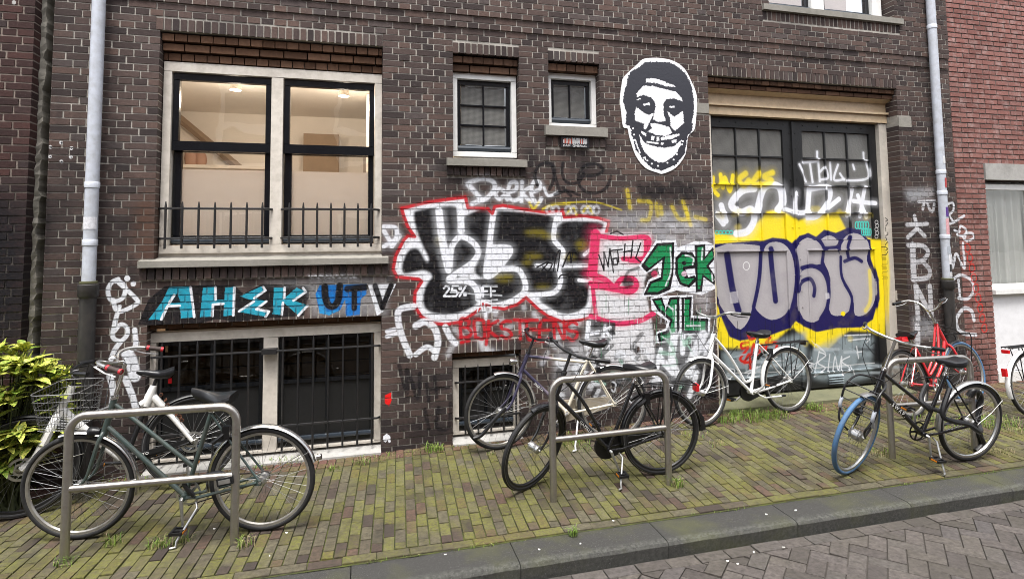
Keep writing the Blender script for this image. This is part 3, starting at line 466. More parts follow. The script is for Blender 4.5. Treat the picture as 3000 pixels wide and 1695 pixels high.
def lay(rects_blocked, x0, x1, z0, z1, course, bond, yfun, gap, depth, seed, zoff=0.0, stl=.21, hdl=.1, rowskip=()):
    """bricks of a wall as (x0,x1,z0,z1,yfront,depth); bond 'cross' alternates header and stretcher courses, 'stretcher' half-bond"""
    g = random.Random(seed); out = []; k = 0; z = zoff
    while z < z1:
        if z + course > z0 and k not in rowskip:
            zc = z + course / 2; iv = [(x0, x1)]
            for (a, b, c, d) in rects_blocked:
                if c < zc < d: iv = [s for (p, q) in iv for s in ((p, min(q, a)), (max(p, b), q)) if s[1] - s[0] > .015]
            if bond == 'cross': L = hdl if k % 2 == 0 else stl; off = (0 if k % 2 == 0 else (hdl * .5 if k % 4 == 1 else hdl * 1.5))
            else: L = stl; off = 0 if k % 2 == 0 else stl / 2
            for (p, q) in iv:
                x = math.floor((p - off) / L) * L + off; cuts = [p]
                while x < q:
                    if p + .045 < x < q - .045: cuts.append(x)
                    x += L
                cuts.append(q)
                for a, b in zip(cuts[:-1], cuts[1:]):
                    if True:
                        mid = bond == 'cross' and k % 2 == 1 and g.random() < .13 and b - a > .19
                        for (s, e) in (((a, (a + b) / 2), ((a + b) / 2, b)) if mid else ((a, b),)):
                            j = g.gauss(0, .0012); ja = gap / 2 if s > p + 1e-4 else 0; jb = gap / 2 if e < q - 1e-4 else 0
                            out.append((s + ja + g.uniform(-.0015, .0015) * (ja > 0), e - jb, z + gap / 2 + g.uniform(-.0012, .0012), z + course - gap / 2 + g.uniform(-.0012, .0012), yfun(zc) + j, depth))
        z += course; k += 1
    return out
def in_view(b):
    px, py = proj(((b[0] + b[1]) / 2, b[4], (b[2] + b[3]) / 2)); return -60 < px < 3060 and -40 < py < 1740
def px_area(b):
    x0, y0 = proj((b[0], b[4], b[2])); x1, y1 = proj((b[1], b[4], b[3])); return abs((x1 - x0) * (y1 - y0))
def place_bricks(bricks, m, parent, limit=300, name='brick', rest='brickwork'):
    unit = unit_brick(); unit.materials.append(m); vis = sorted([b for b in bricks if in_view(b)], key=px_area, reverse=True)
    own = set(id(b) for b in vis[:limit])
    for b in vis[:limit]:
        o = link(name, unit, parent); o.location = ((b[0] + b[1]) / 2, b[4], (b[2] + b[3]) / 2); o.scale = (b[1] - b[0], b[5], b[3] - b[2])
    others = [b for b in bricks if id(b) not in own]
    if others:
        mb = MB()
        for b in others: mb.box(b[0], b[1], b[4], b[4] + b[5], b[2], b[3], .0016)
        tag(mb.build(rest, m, parent), kind='stuff')
def backing(x0, x1, z0, z1, y0, y1, holes, m, parent, name='mortar', grow=.004):
    H = [(a - grow, b + grow, c - grow, d + grow) for a, b, c, d in holes]
    xs = sorted(set([x0, x1] + [min(max(v, x0), x1) for h in H for v in h[:2]])); zs = sorted(set([z0, z1] + [min(max(v, z0), z1) for h in H for v in h[2:]])); mb = MB(); nx, nz = len(xs), len(zs)
    solid = lambda i, j: 0 <= i < nx - 1 and 0 <= j < nz - 1 and not any(h[0] < (xs[i] + xs[i + 1]) / 2 < h[1] and h[2] < (zs[j] + zs[j + 1]) / 2 < h[3] for h in H)
    for i in range(nx - 1):
        for j in range(nz - 1):
            if not solid(i, j): continue
            a, b, c, d = xs[i], xs[i + 1], zs[j], zs[j + 1]
            mb.add([(a, y0, c), (b, y0, c), (b, y0, d), (a, y0, d)], [(0, 1, 2, 3)]); mb.add([(a, y1, c), (b, y1, c), (b, y1, d), (a, y1, d)], [(3, 2, 1, 0)])
            for ok, q in ((solid(i - 1, j), [(a, y0, c), (a, y0, d), (a, y1, d), (a, y1, c)]), (solid(i + 1, j), [(b, y0, c), (b, y1, c), (b, y1, d), (b, y0, d)]), (solid(i, j - 1), [(a, y0, c), (a, y1, c), (b, y1, c), (b, y0, c)]), (solid(i, j + 1), [(a, y0, d), (b, y0, d), (b, y1, d), (a, y1, d)])):
                if not ok: mb.add(q, [(0, 1, 2, 3)])
    return mb.build(name, m, parent)
# ------------------------------------------------------------------ the graffitied building
CO = .0632; ZT = 3.866; WX0, WX1, WTOP = -2.545, 7.285, 5.43
bld = empty('brick_building', (0, 0, 0), 'dark brown brick building covered in graffiti, with cream window frames and double doors', 'building')
OPEN = dict(w1=(-1.735, .19, 1.83, ZT), b1=(-1.77, .187, -.05, 1.277), w2=(.878, 1.562, 2.79, ZT), w3=(1.882, 2.453, 3.158, ZT), b2=(.857, 1.546, -.05, .888), door=(3.772, 6.432, -.05, 3.82), uw=(4.60, 6.44, 4.70, 5.5))
SILL = dict(w1=(-1.838, .248, 1.771, 1.83), w2=(.808, 1.62, 2.715, 2.79), w3=(1.827, 2.516, 3.058, 3.158), uw=(4.503, 6.542, 4.628, 4.70))
ROLL = [(-1.838, .248, 1.66, 1.771), (.815, 1.612, 2.62, 2.715), (1.845, 2.50, 2.945, 3.058), (4.51, 6.51, 4.515, 4.628)]          # upright courses under the sills
SOLD = [(-1.77, .19, ZT, ZT + .115), (.875, 1.562, ZT - .012, ZT + .103), (1.88, 2.453, ZT - .018, ZT + .097), (3.772, 6.432, 3.82, 3.935), (.857, 1.546, .888, 1.006), (-1.77, .187, 1.277, 1.392)]
STONES = [(3.60, 3.772, 3.375, 3.50), (6.432, 6.646, 3.335, 3.475)]
PLAQ = (1.994, 2.311, 2.936, 3.047)
blocked = list(OPEN.values()) + list(SILL.values()) + ROLL + SOLD + STONES
step = lambda z: -.028 if z > 4.25 else (-.014 if z > 4.122 else 0.0)
zo = ZT - 62 * CO
bk = lay(blocked, WX0, WX1, -.05, WTOP, CO, 'cross', step, .0080, .23, 3, zoff=zo, stl=.228, hdl=.114)
def soldiers(r, y, pitch=.0632, d=.2, gap=.01):
    n = max(1, round((r[1] - r[0]) / pitch)); p = (r[1] - r[0]) / n
    return [(r[0] + i * p + gap / 2 * (i > 0), r[0] + (i + 1) * p - gap / 2 * (i < n - 1), r[2] + .004, r[3] - .004 + random.uniform(-.001, .001), y + random.gauss(0, .0015), d) for i in range(n)]
for r in SOLD: bk += soldiers(r, -.004)
for r in ROLL: bk += soldiers(r, -.026 if r[0] != 1.845 else -.012)
place_bricks(bk, M_BRICK, bld)
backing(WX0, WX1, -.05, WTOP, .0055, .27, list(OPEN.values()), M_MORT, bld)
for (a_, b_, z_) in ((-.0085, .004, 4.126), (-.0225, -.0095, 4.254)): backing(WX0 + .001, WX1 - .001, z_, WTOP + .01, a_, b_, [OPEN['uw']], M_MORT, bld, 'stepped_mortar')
lint = []                                             # corbelled courses stepping back above the frames
LR = ((-1.735, .19, ZT, 3, .0805), (.878, 1.562, ZT - .012, 2, .081), (1.882, 2.453, ZT - .018, 1, .09), (3.772, 6.432, 3.82, 2, .0605))
for (a, b, zt, rows, rh) in LR:
    for k in range(rows):
        L = .105 if k % 2 == 0 else .21; x = a - .03 * k
        while x < b - .005:
            s, e = max(x, a + .002), min(x + L, b - .002)
            if e - s > .02: lint.append((s + .003, e - .003, zt - rh * (k + 1) + .001, zt - rh * k - .012, .032 + .028 * k + random.gauss(0, .001), .2))
            x += L
lint += soldiers((-1.765, .183, 1.235, 1.277), .05, pitch=.13) + soldiers((.862, 1.541, .84, .888), .05, pitch=.13)
place_bricks(lint, M_LINT, bld, 300, 'brick', 'lintel_brickwork')
lb = MB()
for (a, b, zt, rows, rh) in LR: lb.box(a - .003, b + .003, .135, .262, zt - rh * rows, zt + .01); lb.box(a - .003, b + .003, .232, .268, zt - rh * rows - .06, zt - rh * rows + .02)  # second box added behind each frame to block leaking room light
lb.box(-1.773, .19, .07, .26, 1.238, 1.29); lb.box(.854, 1.549, .07, .26, .842, .9); tag(lb.build('lintel_core', M_MORTL, bld), kind='stuff')
for k, s in SILL.items():
    m = MB(); y0 = -.065 if k != 'w3' else -.05; a, b, c, d = s
    m.add([(a, y0, c), (b, y0, c), (b, y0, d - .004), (a, y0, d - .004), (a, .12, c + .01), (b, .12, c + .01), (b, .12, d + .028), (a, .12, d + .028)], [(0, 1, 2, 3), (5, 4, 7, 6), (4, 0, 3, 7), (1, 5, 6, 2), (3, 2, 6, 7), (4, 5, 1, 0)])
    m.build('sill', M_STONE, bld)
for s in STONES: MB().box(s[0] + .004, s[1] + (.004 if s[0] < 4 else -.004) - .004, -.006, .2, s[2] + .003, s[3] - .003, .003).build('corner_stone', M_STONE, bld)
# ---- glass and interiors
def glass_mat(name, tint=(1, 1, 1), refl=1.0, rough=.0):
    t = NT(name); t.t.nodes.remove(t.b); o = t.t.nodes['Material Output']; f = t.n('Fresnel', IOR=1.5); tr = t.n('BsdfTransparent', Color=tint + (1,)); gl = t.n('BsdfGlossy', Roughness=rough)
    w_ = t.n('TexNoise', Vector=t.pos(), Scale=1.6, Detail=2); bp = t.n('Bump', Height=w_.outputs[0], Distance=.02, Strength=.25); t.put(gl, 'Normal', bp.outputs[0])
    mx = t.n('MixShader', i0=t.math('MULTIPLY', t.math('MULTIPLY', f.outputs[0], refl, True), t.math('SUBTRACT', 1.0, t.n('NewGeometry').outputs['Backfacing'])), i1=tr.outputs[0], i2=gl.outputs[0]); t.t.links.new(mx.outputs[0], o.inputs[0]); return t.m
M_GLASS = glass_mat('window_glass', (.95, .95, .94), 3.4); M_GLASSD = glass_mat('dark_window_glass', (.55, .55, .52), .7)
def wired_mat():
    t = NT('wired_glass'); s = t.n('SeparateXYZ', i0=t.pos())
    g = lambda o: t.math('LESS_THAN', t.math('FRACT', t.math('MULTIPLY', o, 1 / .0125)), .16)
    wire = t.math('MAXIMUM', g(s.outputs[0]), g(s.outputs[2])); c = t.mix(wire, (.17, .17, .16), (.05, .05, .05)); c, a = paint_over(t, c, .9)
    t.bump(t.noise(t.pos(), 45, 2), .004, .6); return t.set(Base__Color=c, Roughness=t.math('ADD', t.math('MULTIPLY', a, .35), .13), Specular__IOR__Level=.8)
M_WIRED = wired_mat()
def painted_mat(name, c, rough=.45, dirt=.25):
    t = NT(name); p = t.pos(); b = t.mix(t.noise(p, 12, 5, .7), tuple(x * .8 for x in c), tuple(x * 1.15 for x in c)); b = t.mix(t.math('MULTIPLY', t.ramp(t.noise(p, 26, 5, .7), [(.55, (0, 0, 0)), (.75, (1, 1, 1))]), dirt), b, (.1, .09, .08)); b, _ = paint_over(t, b, 1.0 if 'paper' in name else .93)
    t.bump(t.noise(p, 40, 3), .0015); return t.set(Base__Color=b, Roughness=rough)
M_DOOR = painted_mat('door_black_paint', (.010, .0105, .011), .42, .1); M_DFR = painted_mat('door_frame_cream', (.60, .55, .48), .45); M_PAPER = painted_mat('pasted_paper', (.7, .7, .7), .38, .05)
t = NT('frosted_film'); df = t.n('BsdfDiffuse', Color=(.86, .80, .75, 1)); tl = t.n('BsdfTranslucent', Color=(.92, .86, .80, 1)); gs = t.n('BsdfGlossy', Roughness=.18); m1 = t.n('MixShader', i0=.5, i1=df.outputs[0], i2=tl.outputs[0]); m2 = t.n('MixShader', i0=.05, i1=m1.outputs[0], i2=gs.outputs[0]); t.t.nodes.remove(t.b); t.t.links.new(m2.outputs[0], t.t.nodes['Material Output'].inputs[0]); M_FROST = t.m
def rect_frame(mb, a, b, c, d, wl, wr, wb, wt, y0, y1):
    mb.box(a, a + wl, y0, y1, c + wb, d - wt, .002); mb.box(b - wr, b, y0, y1, c + wb, d - wt, .002); mb.box(a, b, y0 - .0015, y1, c, c + wb, .002); mb.box(a, b, y0 - .0015, y1, d - wt, d, .002)
FY = .10
# large window: cream frame, two black sash pairs
win = MB(); rect_frame(win, -1.73, .19, 1.886, 3.62, .07, .07, .075, .09, FY, FY + .13); win.box(-.825, -.718, FY + .001, FY + .13, 1.961, 3.53, .002)
win.box(-1.735, .195, FY + .02, FY + .1, 1.80, 1.888); w1 = win.build('window', M_CREAM, bld)
for (a, b) in ((-1.66, -.825), (-.718, .12)):
    u = MB(); rect_frame(u, a + .002, b - .002, 2.815, 3.528, .055, .05, .09, .065, FY + .03, FY + .075); u.build('sash', M_SASH, w1, True)
    u = MB(); rect_frame(u, a + .004, b - .004, 1.964, 2.86, .07, .055, .085, .05, FY + .08, FY + .12); u.build('sash', M_SASH, w1, True)
    MB().tube([(a + .006, FY + .082, 2.0), (b - .006, FY + .082, 2.0)], .026, 10).build('weather_rail', M_SASHB, w1, True)
    MB().box(a + .05, b - .05, FY + .05, FY + .054, 2.9, 3.47).build('pane', M_GLASS, w1); MB().box(a + .07, b - .05, FY + .098, FY + .102, 2.045, 2.82).build('pane', M_GLASS, w1)
    MB().box(a + .071, b - .051, FY + .108, FY + .110, 2.046, 2.657).build('frosted_film', M_FROST, w1)
for px in (641, 965): MB().lathe((*W(px, 732, FY)[:1], FY - .004, W(px, 732, FY)[1]), (0, 1, 0), [(.012, -.004), (.012, .006), (0, .006), (0, -.004)], 10).build('bolt', M_CREAM, w1)
# low iron guards in front of the large window
for (a, b) in ((-1.74, -.80), (-.72, .165)):
    g = MB()
    for z in (2.02, 2.285): g.tube([(a, FY + .0, z), (a + .05, FY - .06, z), (b - .05, FY - .06, z), (b, FY, z)], .0105, 6)
    gr = g.build('window_grille', M_IRON, bld)
    for i in range(7):
        x = a + .075 + (b - a - .15) * i / 6; MB().tube([(x, FY - .06, 1.93), (x, FY - .06, 2.30), (x, FY - .06, 2.345)], [.0105, .0105, .005], 6).build('bar', M_IRON, gr)
# cellar windows
M_DARKROOM = plain('dark_room', (.006, .005, .005), .9); M_CELLAR = plain('cellar_boards', (.13, .075, .042), .7, vary=.4)  # near-black backs: shade of the unlit depth is put into the colour
M_DULL = plain('dull_dark_panel', (.005, .005, .005), .6, bump=.001)
def cellar(a, b, top, mull, zb):
    f = MB(); rect_frame(f, a, b, zb, top, .065, .065, .02, .085, FY, FY + .12)
    if mull: f.box(mull[0], mull[1], FY + .001, FY + .12, zb, top - .085, .002)
    wd = f.build('window', M_CREAM, bld); parts = [(a + .065, mull[0]), (mull[1], b - .065)] if mull else [(a + .065, b - .065)]
    for (s, e) in parts:
        u = MB(); rect_frame(u, s + .002, e - .002, zb + .022, top - .087, .04, .04, .09, .04, FY + .05, FY + .1); zm = zb + .53 * (top - zb); u.box(s + .03, e - .03, FY + .052, FY + .098, zm, zm + .035); u.box((s + e) / 2 - .015, (s + e) / 2 + .015, FY + .056, FY + .095, zb + .1, top - .12)
        u.build('sash', M_SASH, wd); MB().box(s + .03, e - .03, FY + .072, FY + .076, zm + .03, top - .12).build('pane', M_GLASSD, wd); MB().box(s + .03, e - .03, FY + .070, FY + .078, zb + .1, zm + .005).build('dark_panel', M_DULL, wd)
        MB().tube([(s + .004, FY + .045, zb + .09), (e - .004, FY + .045, zb + .09)], .022, 8).build('weather_rail', M_SASHB, wd, True)
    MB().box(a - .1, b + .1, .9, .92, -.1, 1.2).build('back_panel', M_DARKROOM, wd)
    r = MB()
    for k in range(6): r.box(a + .1, b - .1, .30, .32, .45 + .13 * k, .565 + .13 * k)
    r.build('stored_boards', M_CELLAR, wd); return wd
cellar(-1.79, .187, 1.20, (-.858, -.731), .09); cellar(.872, 1.56, .815, None, .09)
def grille(a, b, zt, zb, rails, xs, y):
    g = MB()
    for z in rails: g.tube([(a, FY, z - .01), (a + .02, y, z), (b - .02, y, z), (b, FY, z - .01)], .010, 6)
    gr = g.build('window_grille', M_IRON, bld)
    for x in xs: MB().tube([(x, y, zb), (x, y, zt - .05), (x, y, zt)], [.0095, .0095, .002], 6).build('bar', M_IRON, gr)
    return gr
gxs = [-1.66 + .1385 * i for i in range(6)] + [-.68 + .1305 * i for i in range(7)]
gr = grille(-1.76, .175, 1.13, .10, (1.0, .335), gxs, FY - .07); MB().box(-.86, -.735, FY - .085, FY + .02, .975, 1.02).build('clamp', M_IRON, gr)
grille(.90, 1.54, .77, .10, (.60, .26), [.99 + .128 * i for i in range(5)], FY - .05)
for r in ((-1.77, .187), (.857, 1.546)):
    m = MB(); m.add([(r[0], -.05, -.02), (r[1], -.05, -.02), (r[1], -.05, .045), (r[0], -.05, .045), (r[0], .25, -.02), (r[1], .25, -.02), (r[1], .25, .085), (r[0], .25, .085)], [(0, 1, 2, 3), (5, 4, 7, 6), (4, 0, 3, 7), (1, 5, 6, 2), (3, 2, 6, 7), (4, 5, 1, 0)]); m.build('cellar_sill', M_CONC, bld)
# two small windows with wired glass
def small_window(a, b, c, d, cols, rows, mt=.055):
    f = MB(); rect_frame(f, a, b, c, d, mt, mt, .055, .06, FY, FY + .11); wd = f.build('window', M_WHITE, bld)
    ia, ib, ic, id_ = a + mt, b - mt, c + .055, d - .06; u = MB(); rect_frame(u, ia + .002, ib - .002, ic + .002, id_ - .002, .04, .045, .07, .05, FY + .045, FY + .09); u.build('sash', M_SASH, wd)
    MB().tube([(ia + .006, FY + .045, ic + .036), (ib - .006, FY + .045, ic + .036)], .03, 8).build('weather_rail', M_SASHB, wd, True)
    ga, gb, gc, gd = ia + .042, ib - .047, ic + .072, id_ - .052
    for i in range(cols):
        for j in range(rows):
            pw, ph = (gb - ga) / cols, (gd - gc) / rows; MB().box(ga + i * pw + .006, ga + (i + 1) * pw - .006, FY + .07, FY + .074, gc + j * ph + .006, gc + (j + 1) * ph - .006).build('pane', M_WIRED, wd)
    for i in range(1, cols): x = ga + (gb - ga) * i / cols; MB().box(x - .011, x + .011, FY + .05, FY + .085, gc - .004, gd + .004, .004).build('muntin', M_SASH, wd)
    for j in range(1, rows): z = gc + (gd - gc) * j / rows; MB().box(ga - .004, gb + .004, FY + .052, FY + .084, z - .011, z + .011, .004).build('muntin', M_SASH, wd)
small_window(.882, 1.557, 2.83, 3.69, 2, 3); small_window(1.888, 2.452, 3.163, 3.755, 2, 1)
# upper window
f = MB(); f.box(6.26, 6.405, .12, .25, 4.715, 5.5, .002); f.box(5.335, 5.52, .12, .25, 4.715, 5.5, .002); f.box(4.6, 4.67, .12, .25, 4.715, 5.5, .002); f.box(4.6, 6.44, .125, .25, 4.69, 4.725); wd = f.build('window', M_WHITE, bld)
for (a, b) in ((4.672, 5.333), (5.522, 6.258)):
    u = MB(); u.box(a, a + .055, .17, .22, 4.73, 5.5); u.box(b - .055, b, .17, .22, 4.73, 5.5); u.box(a, b, .172, .22, 4.73, 4.83); u.build('sash', M_SASH, wd); MB().tube([(a, .165, 4.775), (b, .165, 4.775)], .04, 10).build('weather_rail', M_SASHB, wd, True)
    MB().box(a + .04, b - .04, .19, .194, 4.82, 5.5).build('pane', M_GLASS, wd)
MB().box(4.5, 6.5, .75, .76, 4.6, 5.45).build('reflection_sheet', plain('pink_reflection_tint', (.40, .34, .32), .8), wd)  # sheet behind the panes, tinted to imitate mirrored pink brick
# ---- double doors
DY = .20
for (a, b) in ((6.311, 6.436), (3.768, 3.905)): MB().box(a, b, DY - .03, DY + .1, .19, 3.414, .003).build('door_jamb', M_DFR, bld)
f = MB(); f.box(3.77, 6.434, DY - .045, DY + .1, 3.415, 3.52, .003); f.box(3.77, 6.434, DY - .075, DY + .1, 3.52, 3.545); f.box(3.77, 6.434, DY - .035, DY + .1, 3.545, 3.665, .002); f.add([(3.77, DY - .035, 3.665), (6.434, DY - .035, 3.665), (6.434, DY - .12, 3.70), (3.77, DY - .12, 3.70), (3.77, DY + .1, 3.665), (6.434, DY + .1, 3.665), (6.434, DY + .1, 3.70), (3.77, DY + .1, 3.70)], [(0, 1, 2, 3), (5, 4, 7, 6), (4, 0, 3, 7), (1, 5, 6, 2), (3, 2, 6, 7)]); f.build('door_beam', M_TAN, bld)
for li, (a, b) in enumerate(((3.908, 5.048), (5.066, 6.308))):
    gl, gr_ = (3.945, 4.915) if li == 0 else (5.195, 6.205)
    lf = MB(); lf.box(a, gl, DY + .02, DY + .08, .20, 3.40); lf.box(gr_, b, DY + .02, DY + .08, .20, 3.40); lf.box(gl, gr_, DY + .02, DY + .08, 3.285, 3.40); lf.box(gl, gr_, DY + .02, DY + .08, 1.84, 1.95); lf.box(gl, gr_, DY + .02, DY + .08, .20, .37)
    leaf = lf.build('door', M_DOOR, bld)
    MB().box(gl - .02, gr_ + .02, DY + .034, DY + .06, .36, 1.85).build('panel', M_DOOR, leaf)
    k = MB(); rect_frame(k, gl - .006, gr_ + .006, .364, 1.846, .02, .02, .02, .02, DY + .012, DY + .036); k.build('bead', M_DOOR, leaf)
    for i in range(3):
        for j in range(4):
            pw, ph = (gr_ - gl) / 3, (3.285 - 1.95) / 4; MB().box(gl + i * pw + .004, gl + (i + 1) * pw - .004, DY + .046, DY + .05, 1.95 + j * ph + .004, 1.95 + (j + 1) * ph - .004).build('pane', M_WIRED, leaf)
    for i in (1, 2): x = gl + (gr_ - gl) * i / 3; MB().box(x - .013, x + .013, DY + .025, DY + .06, 1.951, 3.284, .004).build('muntin', M_DOOR, leaf)
    for j in (1, 2, 3): z = 1.95 + 1.335 * j / 4; MB().box(gl + .001, gr_ - .001, DY + .027, DY + .059, z - .013, z + .013, .004).build('muntin', M_DOOR, leaf)
    bo = MB(); xs = (b - .04) if li == 0 else (a + .03)
    for j in range(16): bo.lathe((xs, DY + .017, .4 + j * .19), (0, 1, 0), [(.008, -.004), (.008, .006), (0, .006), (0, -.004)], 8)
    for i in range(5): bo.lathe((a + .15 + i * .22, DY + .017, 3.35), (0, 1, 0), [(.009, -.004), (.009, .006), (0, .006), (0, -.004)], 8)
    tag(bo.build('bolt_heads', M_DOOR, leaf), kind='stuff')
    if li == 0: MB().box(5.03, 5.075, DY - .0, DY + .03, .21, 3.39, .005).build('cover_strip', M_DOOR, leaf)
    else:
        v = MB(); x0, z1 = W(2060 + 630 * .5842, 350 + 1280 * .5842, DY); x1, z0 = W(2060 + 708 * .5842, 350 + 1322 * .5842, DY)
        for j in range(4):
            zz = z0 + (z1 - z0) * j / 4; v.add([(x0, DY + .018, zz + .03), (x1, DY + .018, zz + .03), (x1, DY - .006, zz + .004), (x0, DY - .006, zz + .004), (x0, DY + .018, zz), (x1, DY + .018, zz)], [(0, 3, 2, 1), (3, 4, 5, 2), (0, 4, 3), (1, 2, 5)])
        v.build('vent_louvre', M_DOOR, leaf)
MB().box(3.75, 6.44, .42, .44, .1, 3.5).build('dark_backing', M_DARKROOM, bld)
st = MB(); st.add([(3.775, -.06, -.05), (6.43, -.06, -.05), (6.43, -.06, .135), (3.775, -.06, .135), (3.775, .4, -.05), (6.43, .4, -.05), (6.43, .4, .20), (3.775, .4, .20)], [(0, 1, 2, 3), (5, 4, 7, 6), (4, 0, 3, 7), (1, 5, 6, 2), (3, 2, 6, 7), (4, 5, 1, 0)]); st.build('door_step', M_STEP, bld)
MB().box(6.436, 6.455, DY - .05, DY - .02, 2.70, 2.80).build('hinge', M_DFR, bld); MB().box(6.425, 6.445, DY - .055, DY - .028, 1.2, 1.32).build('hinge', M_DFR, bld)
# ---- lit room behind the large window
M_ROOM = plain('warm_room_plaster', (.80, .75, .69), .9, vary=.06); M_BEAM = plain('room_brown_wood', (.3, .22, .15), .8)  # brown wood tone for floor, doorway and brace
rm = empty('lit_room', (0, 0, 0), 'warm lit plastered room seen through the large sash window', 'room')
x0, x1, zc = -2.4, 1.0, 3.72
MB().box(x0, x1, 2.6, 2.64, 1.0, zc).build('back_wall', M_ROOM, rm); MB().box(x0, x1, .28, 2.6, zc, zc + .05).build('ceiling', M_ROOM, rm); MB().box(x0 - .05, x0, .28, 2.64, 1.0, zc).build('side_wall', M_ROOM, rm); MB().box(x1, x1 + .05, .28, 2.64, 1.0, zc).build('side_wall', M_ROOM, rm); MB().box(x0, x1, .28, 2.64, .97, 1.0).build('floor', M_BEAM, rm)
MB().box(.05, .45, 1.2, 1.6, 1.0, zc - .01).build('pier', M_ROOM, rm); SHZ = W(560, 486, 2.42)[1]; MB().box(-2.38, -.95, 2.28, 2.59, SHZ - .04, SHZ).build('shelf', M_ROOM, rm); MB().box(-.75, -.30, 2.40, 2.59, 2.0, 3.45).build('doorway', M_BEAM, rm); MB().tube([(-2.35, 2.5, 3.68), (-1.45, 2.5, 2.9)], .05, 4).build('brace', M_BEAM, rm); MB().box(.02, .9, 2.45, 2.59, 2.55, 3.2).build('picture_board', plain('dim_board', (.35, .3, .27), .6), rm)
M_LAMP = NT('lamp_glow'); M_LAMP.set(Emission__Color=(1, .82, .58), Emission__Strength=14.0, Base__Color=(1, .9, .7)); M_LAMP = M_LAMP.m; M_LCAN = plain('lamp_can', (.75, .68, .58), .5)
for (px, py) in ((460 + 548 / 2.385, 170 + 225 / 2.385), (460 + 1305 / 2.385, 170 + 268 / 2.385)):
    r = ray(px, py); tt = (zc - .16 - CAM_H) / r[2]; X, Yp = r[0] * tt, -CAM_D + tt; Yp = min(max(Yp, .6), 2.3); X, Z = W(px, py, Yp)
    lp = empty('ceiling_spot', (X, Yp, Z), 'round ceiling spotlight glowing %s' % ('over the corner with the vases' if px < 800 else 'over the plain wall of the lit room'), 'lamp', 'spotlights in the lit room')
    MB().lathe((0, 0, 0), (0, 0, 1), [(.05, -.0), (.055, 0), (.055, max(zc - Z, .03)), (.05, max(zc - Z, .03))], 20).build('can', M_LCAN, lp, True); MB().lathe((0, 0, .004), (0, 0, 1), [(.0001, 0), (.049, 0), (.049, .003), (.0001, .003)], 20).build('lens', M_LAMP, lp)
    pl = bpy.data.lights.new('spot_glow', 'POINT'); pl.energy = 11; pl.color = (1, .85, .68); pl.shadow_soft_size = .08; po = bpy.data.objects.new('spot_glow', pl); col.objects.link(po); po.parent = lp; po.location = (0, 0, -.12)
M_VASE = plain('pink_ribbed_vase', (.42, .25, .18), .6)
for i, (px, h, r_) in enumerate(((560, .30, .085), (587, .22, .07))):
    X, Z = W(px, 486, 2.4); v = MB(); v.lathe((0, 0, 0), (0, 0, 1), [(r_ * .8, 0), (r_, h * .3), (r_ * .9, h * .6), (r_ * .5, h * .9), (r_ * .1, h), (0.001, h), (0.001, 0)], 24)
    o = v.build('vase', M_VASE, None, True); o.location = (X, 2.42, SHZ + .001); tag(o, ('taller' if i == 0 else 'shorter') + ' pointed terracotta vase on the shelf in the lit room', 'vase', 'vases on the shelf')
# ------------------------------------------------------------------ neighbours
lef = empty('red_brick_house', (-3.2, 0, 0), 'old red brick house with a blackened base beside the cement joint', 'building')
def rel(bl, dx): return [(b[0] - dx, b[1] - dx) + b[2:] for b in bl]
lb_ = lay([], -3.9, -2.635, -.05, 5.2, .0645, 'cross', lambda z: -.10, .0105, .2, 9, zoff=-.05, stl=.213, hdl=.106)
unit = unit_brick(); unit.materials.append(M_LEFT)
vis = [b for b in lb_ if in_view(b)]
for b in vis:
    o = link('brick', unit, lef); o.location = ((b[0] + b[1]) / 2 + 3.2, b[4], (b[2] + b[3]) / 2); o.scale = (b[1] - b[0], b[5], b[3] - b[2])
mb = MB()
for b in lb_:
    if not in_view(b): mb.box(b[0] + 3.2, b[1] + 3.2, b[4], b[4] + b[5], b[2], b[3], .0016)
tag(mb.build('brickwork', M_LEFT, lef), kind='stuff')
MB().box(-3.9 + 3.2, -2.639 + 3.2, -.094, .25, -.05, 5.2).build('mortar', M_MORTL, lef)
j = MB(); zz = -.05; g = random.Random(4); L = []; R_ = []
while zz < 5.25: L.append((-2.634 + 3.2, zz)); R_.append((-2.603 + 3.2 + g.uniform(-.012, .012), zz)); zz += .045
n = len(L); vs_ = [(x, .0 + g.uniform(-.012, .012), z) for x, z in L] + [(x, .01 + g.uniform(-.012, .012), z) for x, z in R_] + [(x, .2, z) for x, z in R_]
j.add(vs_, [(i, i + n, i + n + 1, i + 1) for i in range(n - 1)] + [(i + n, i + 2 * n, i + 2 * n + 1, i + n + 1) for i in range(n - 1)]); j.build('cement_joint', M_CEM, lef)
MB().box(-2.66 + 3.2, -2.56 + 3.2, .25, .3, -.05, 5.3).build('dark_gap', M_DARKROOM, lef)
rgt = empty('red_brick_house', (8.6, 0, 0), 'newer red brick house with a curtained white window and white lower panel', 'building')
RX = 8.6; ROPEN = (7.80, 10.2, .14, 2.70); RLINT = (7.785, 10.3, 2.70, 2.93)
rb = lay([ROPEN, RLINT], 7.305, 10.6, -.05, 5.6, .0655, 'stretcher', lambda z: .005, .011, .2, 21, zoff=-.03, stl=.216)
place_bricks(rel(rb, RX), M_RED, rgt, 300) if False else None
unit = unit_brick(); unit.materials.append(M_RED); vis = sorted([b for b in rb if in_view(b)], key=px_area, reverse=True); own = set(map(id, vis[:300]))
mb = MB()
for b in rb:
    if id(b) in own: o = link('brick', unit, rgt); o.location = ((b[0] + b[1]) / 2 - RX, b[4], (b[2] + b[3]) / 2); o.scale = (b[1] - b[0], b[5], b[3] - b[2])
    else: mb.box(b[0] - RX, b[1] - RX, b[4], b[4] + b[5], b[2], b[3], .003)
tag(mb.build('brickwork', M_RED, rgt), kind='stuff')
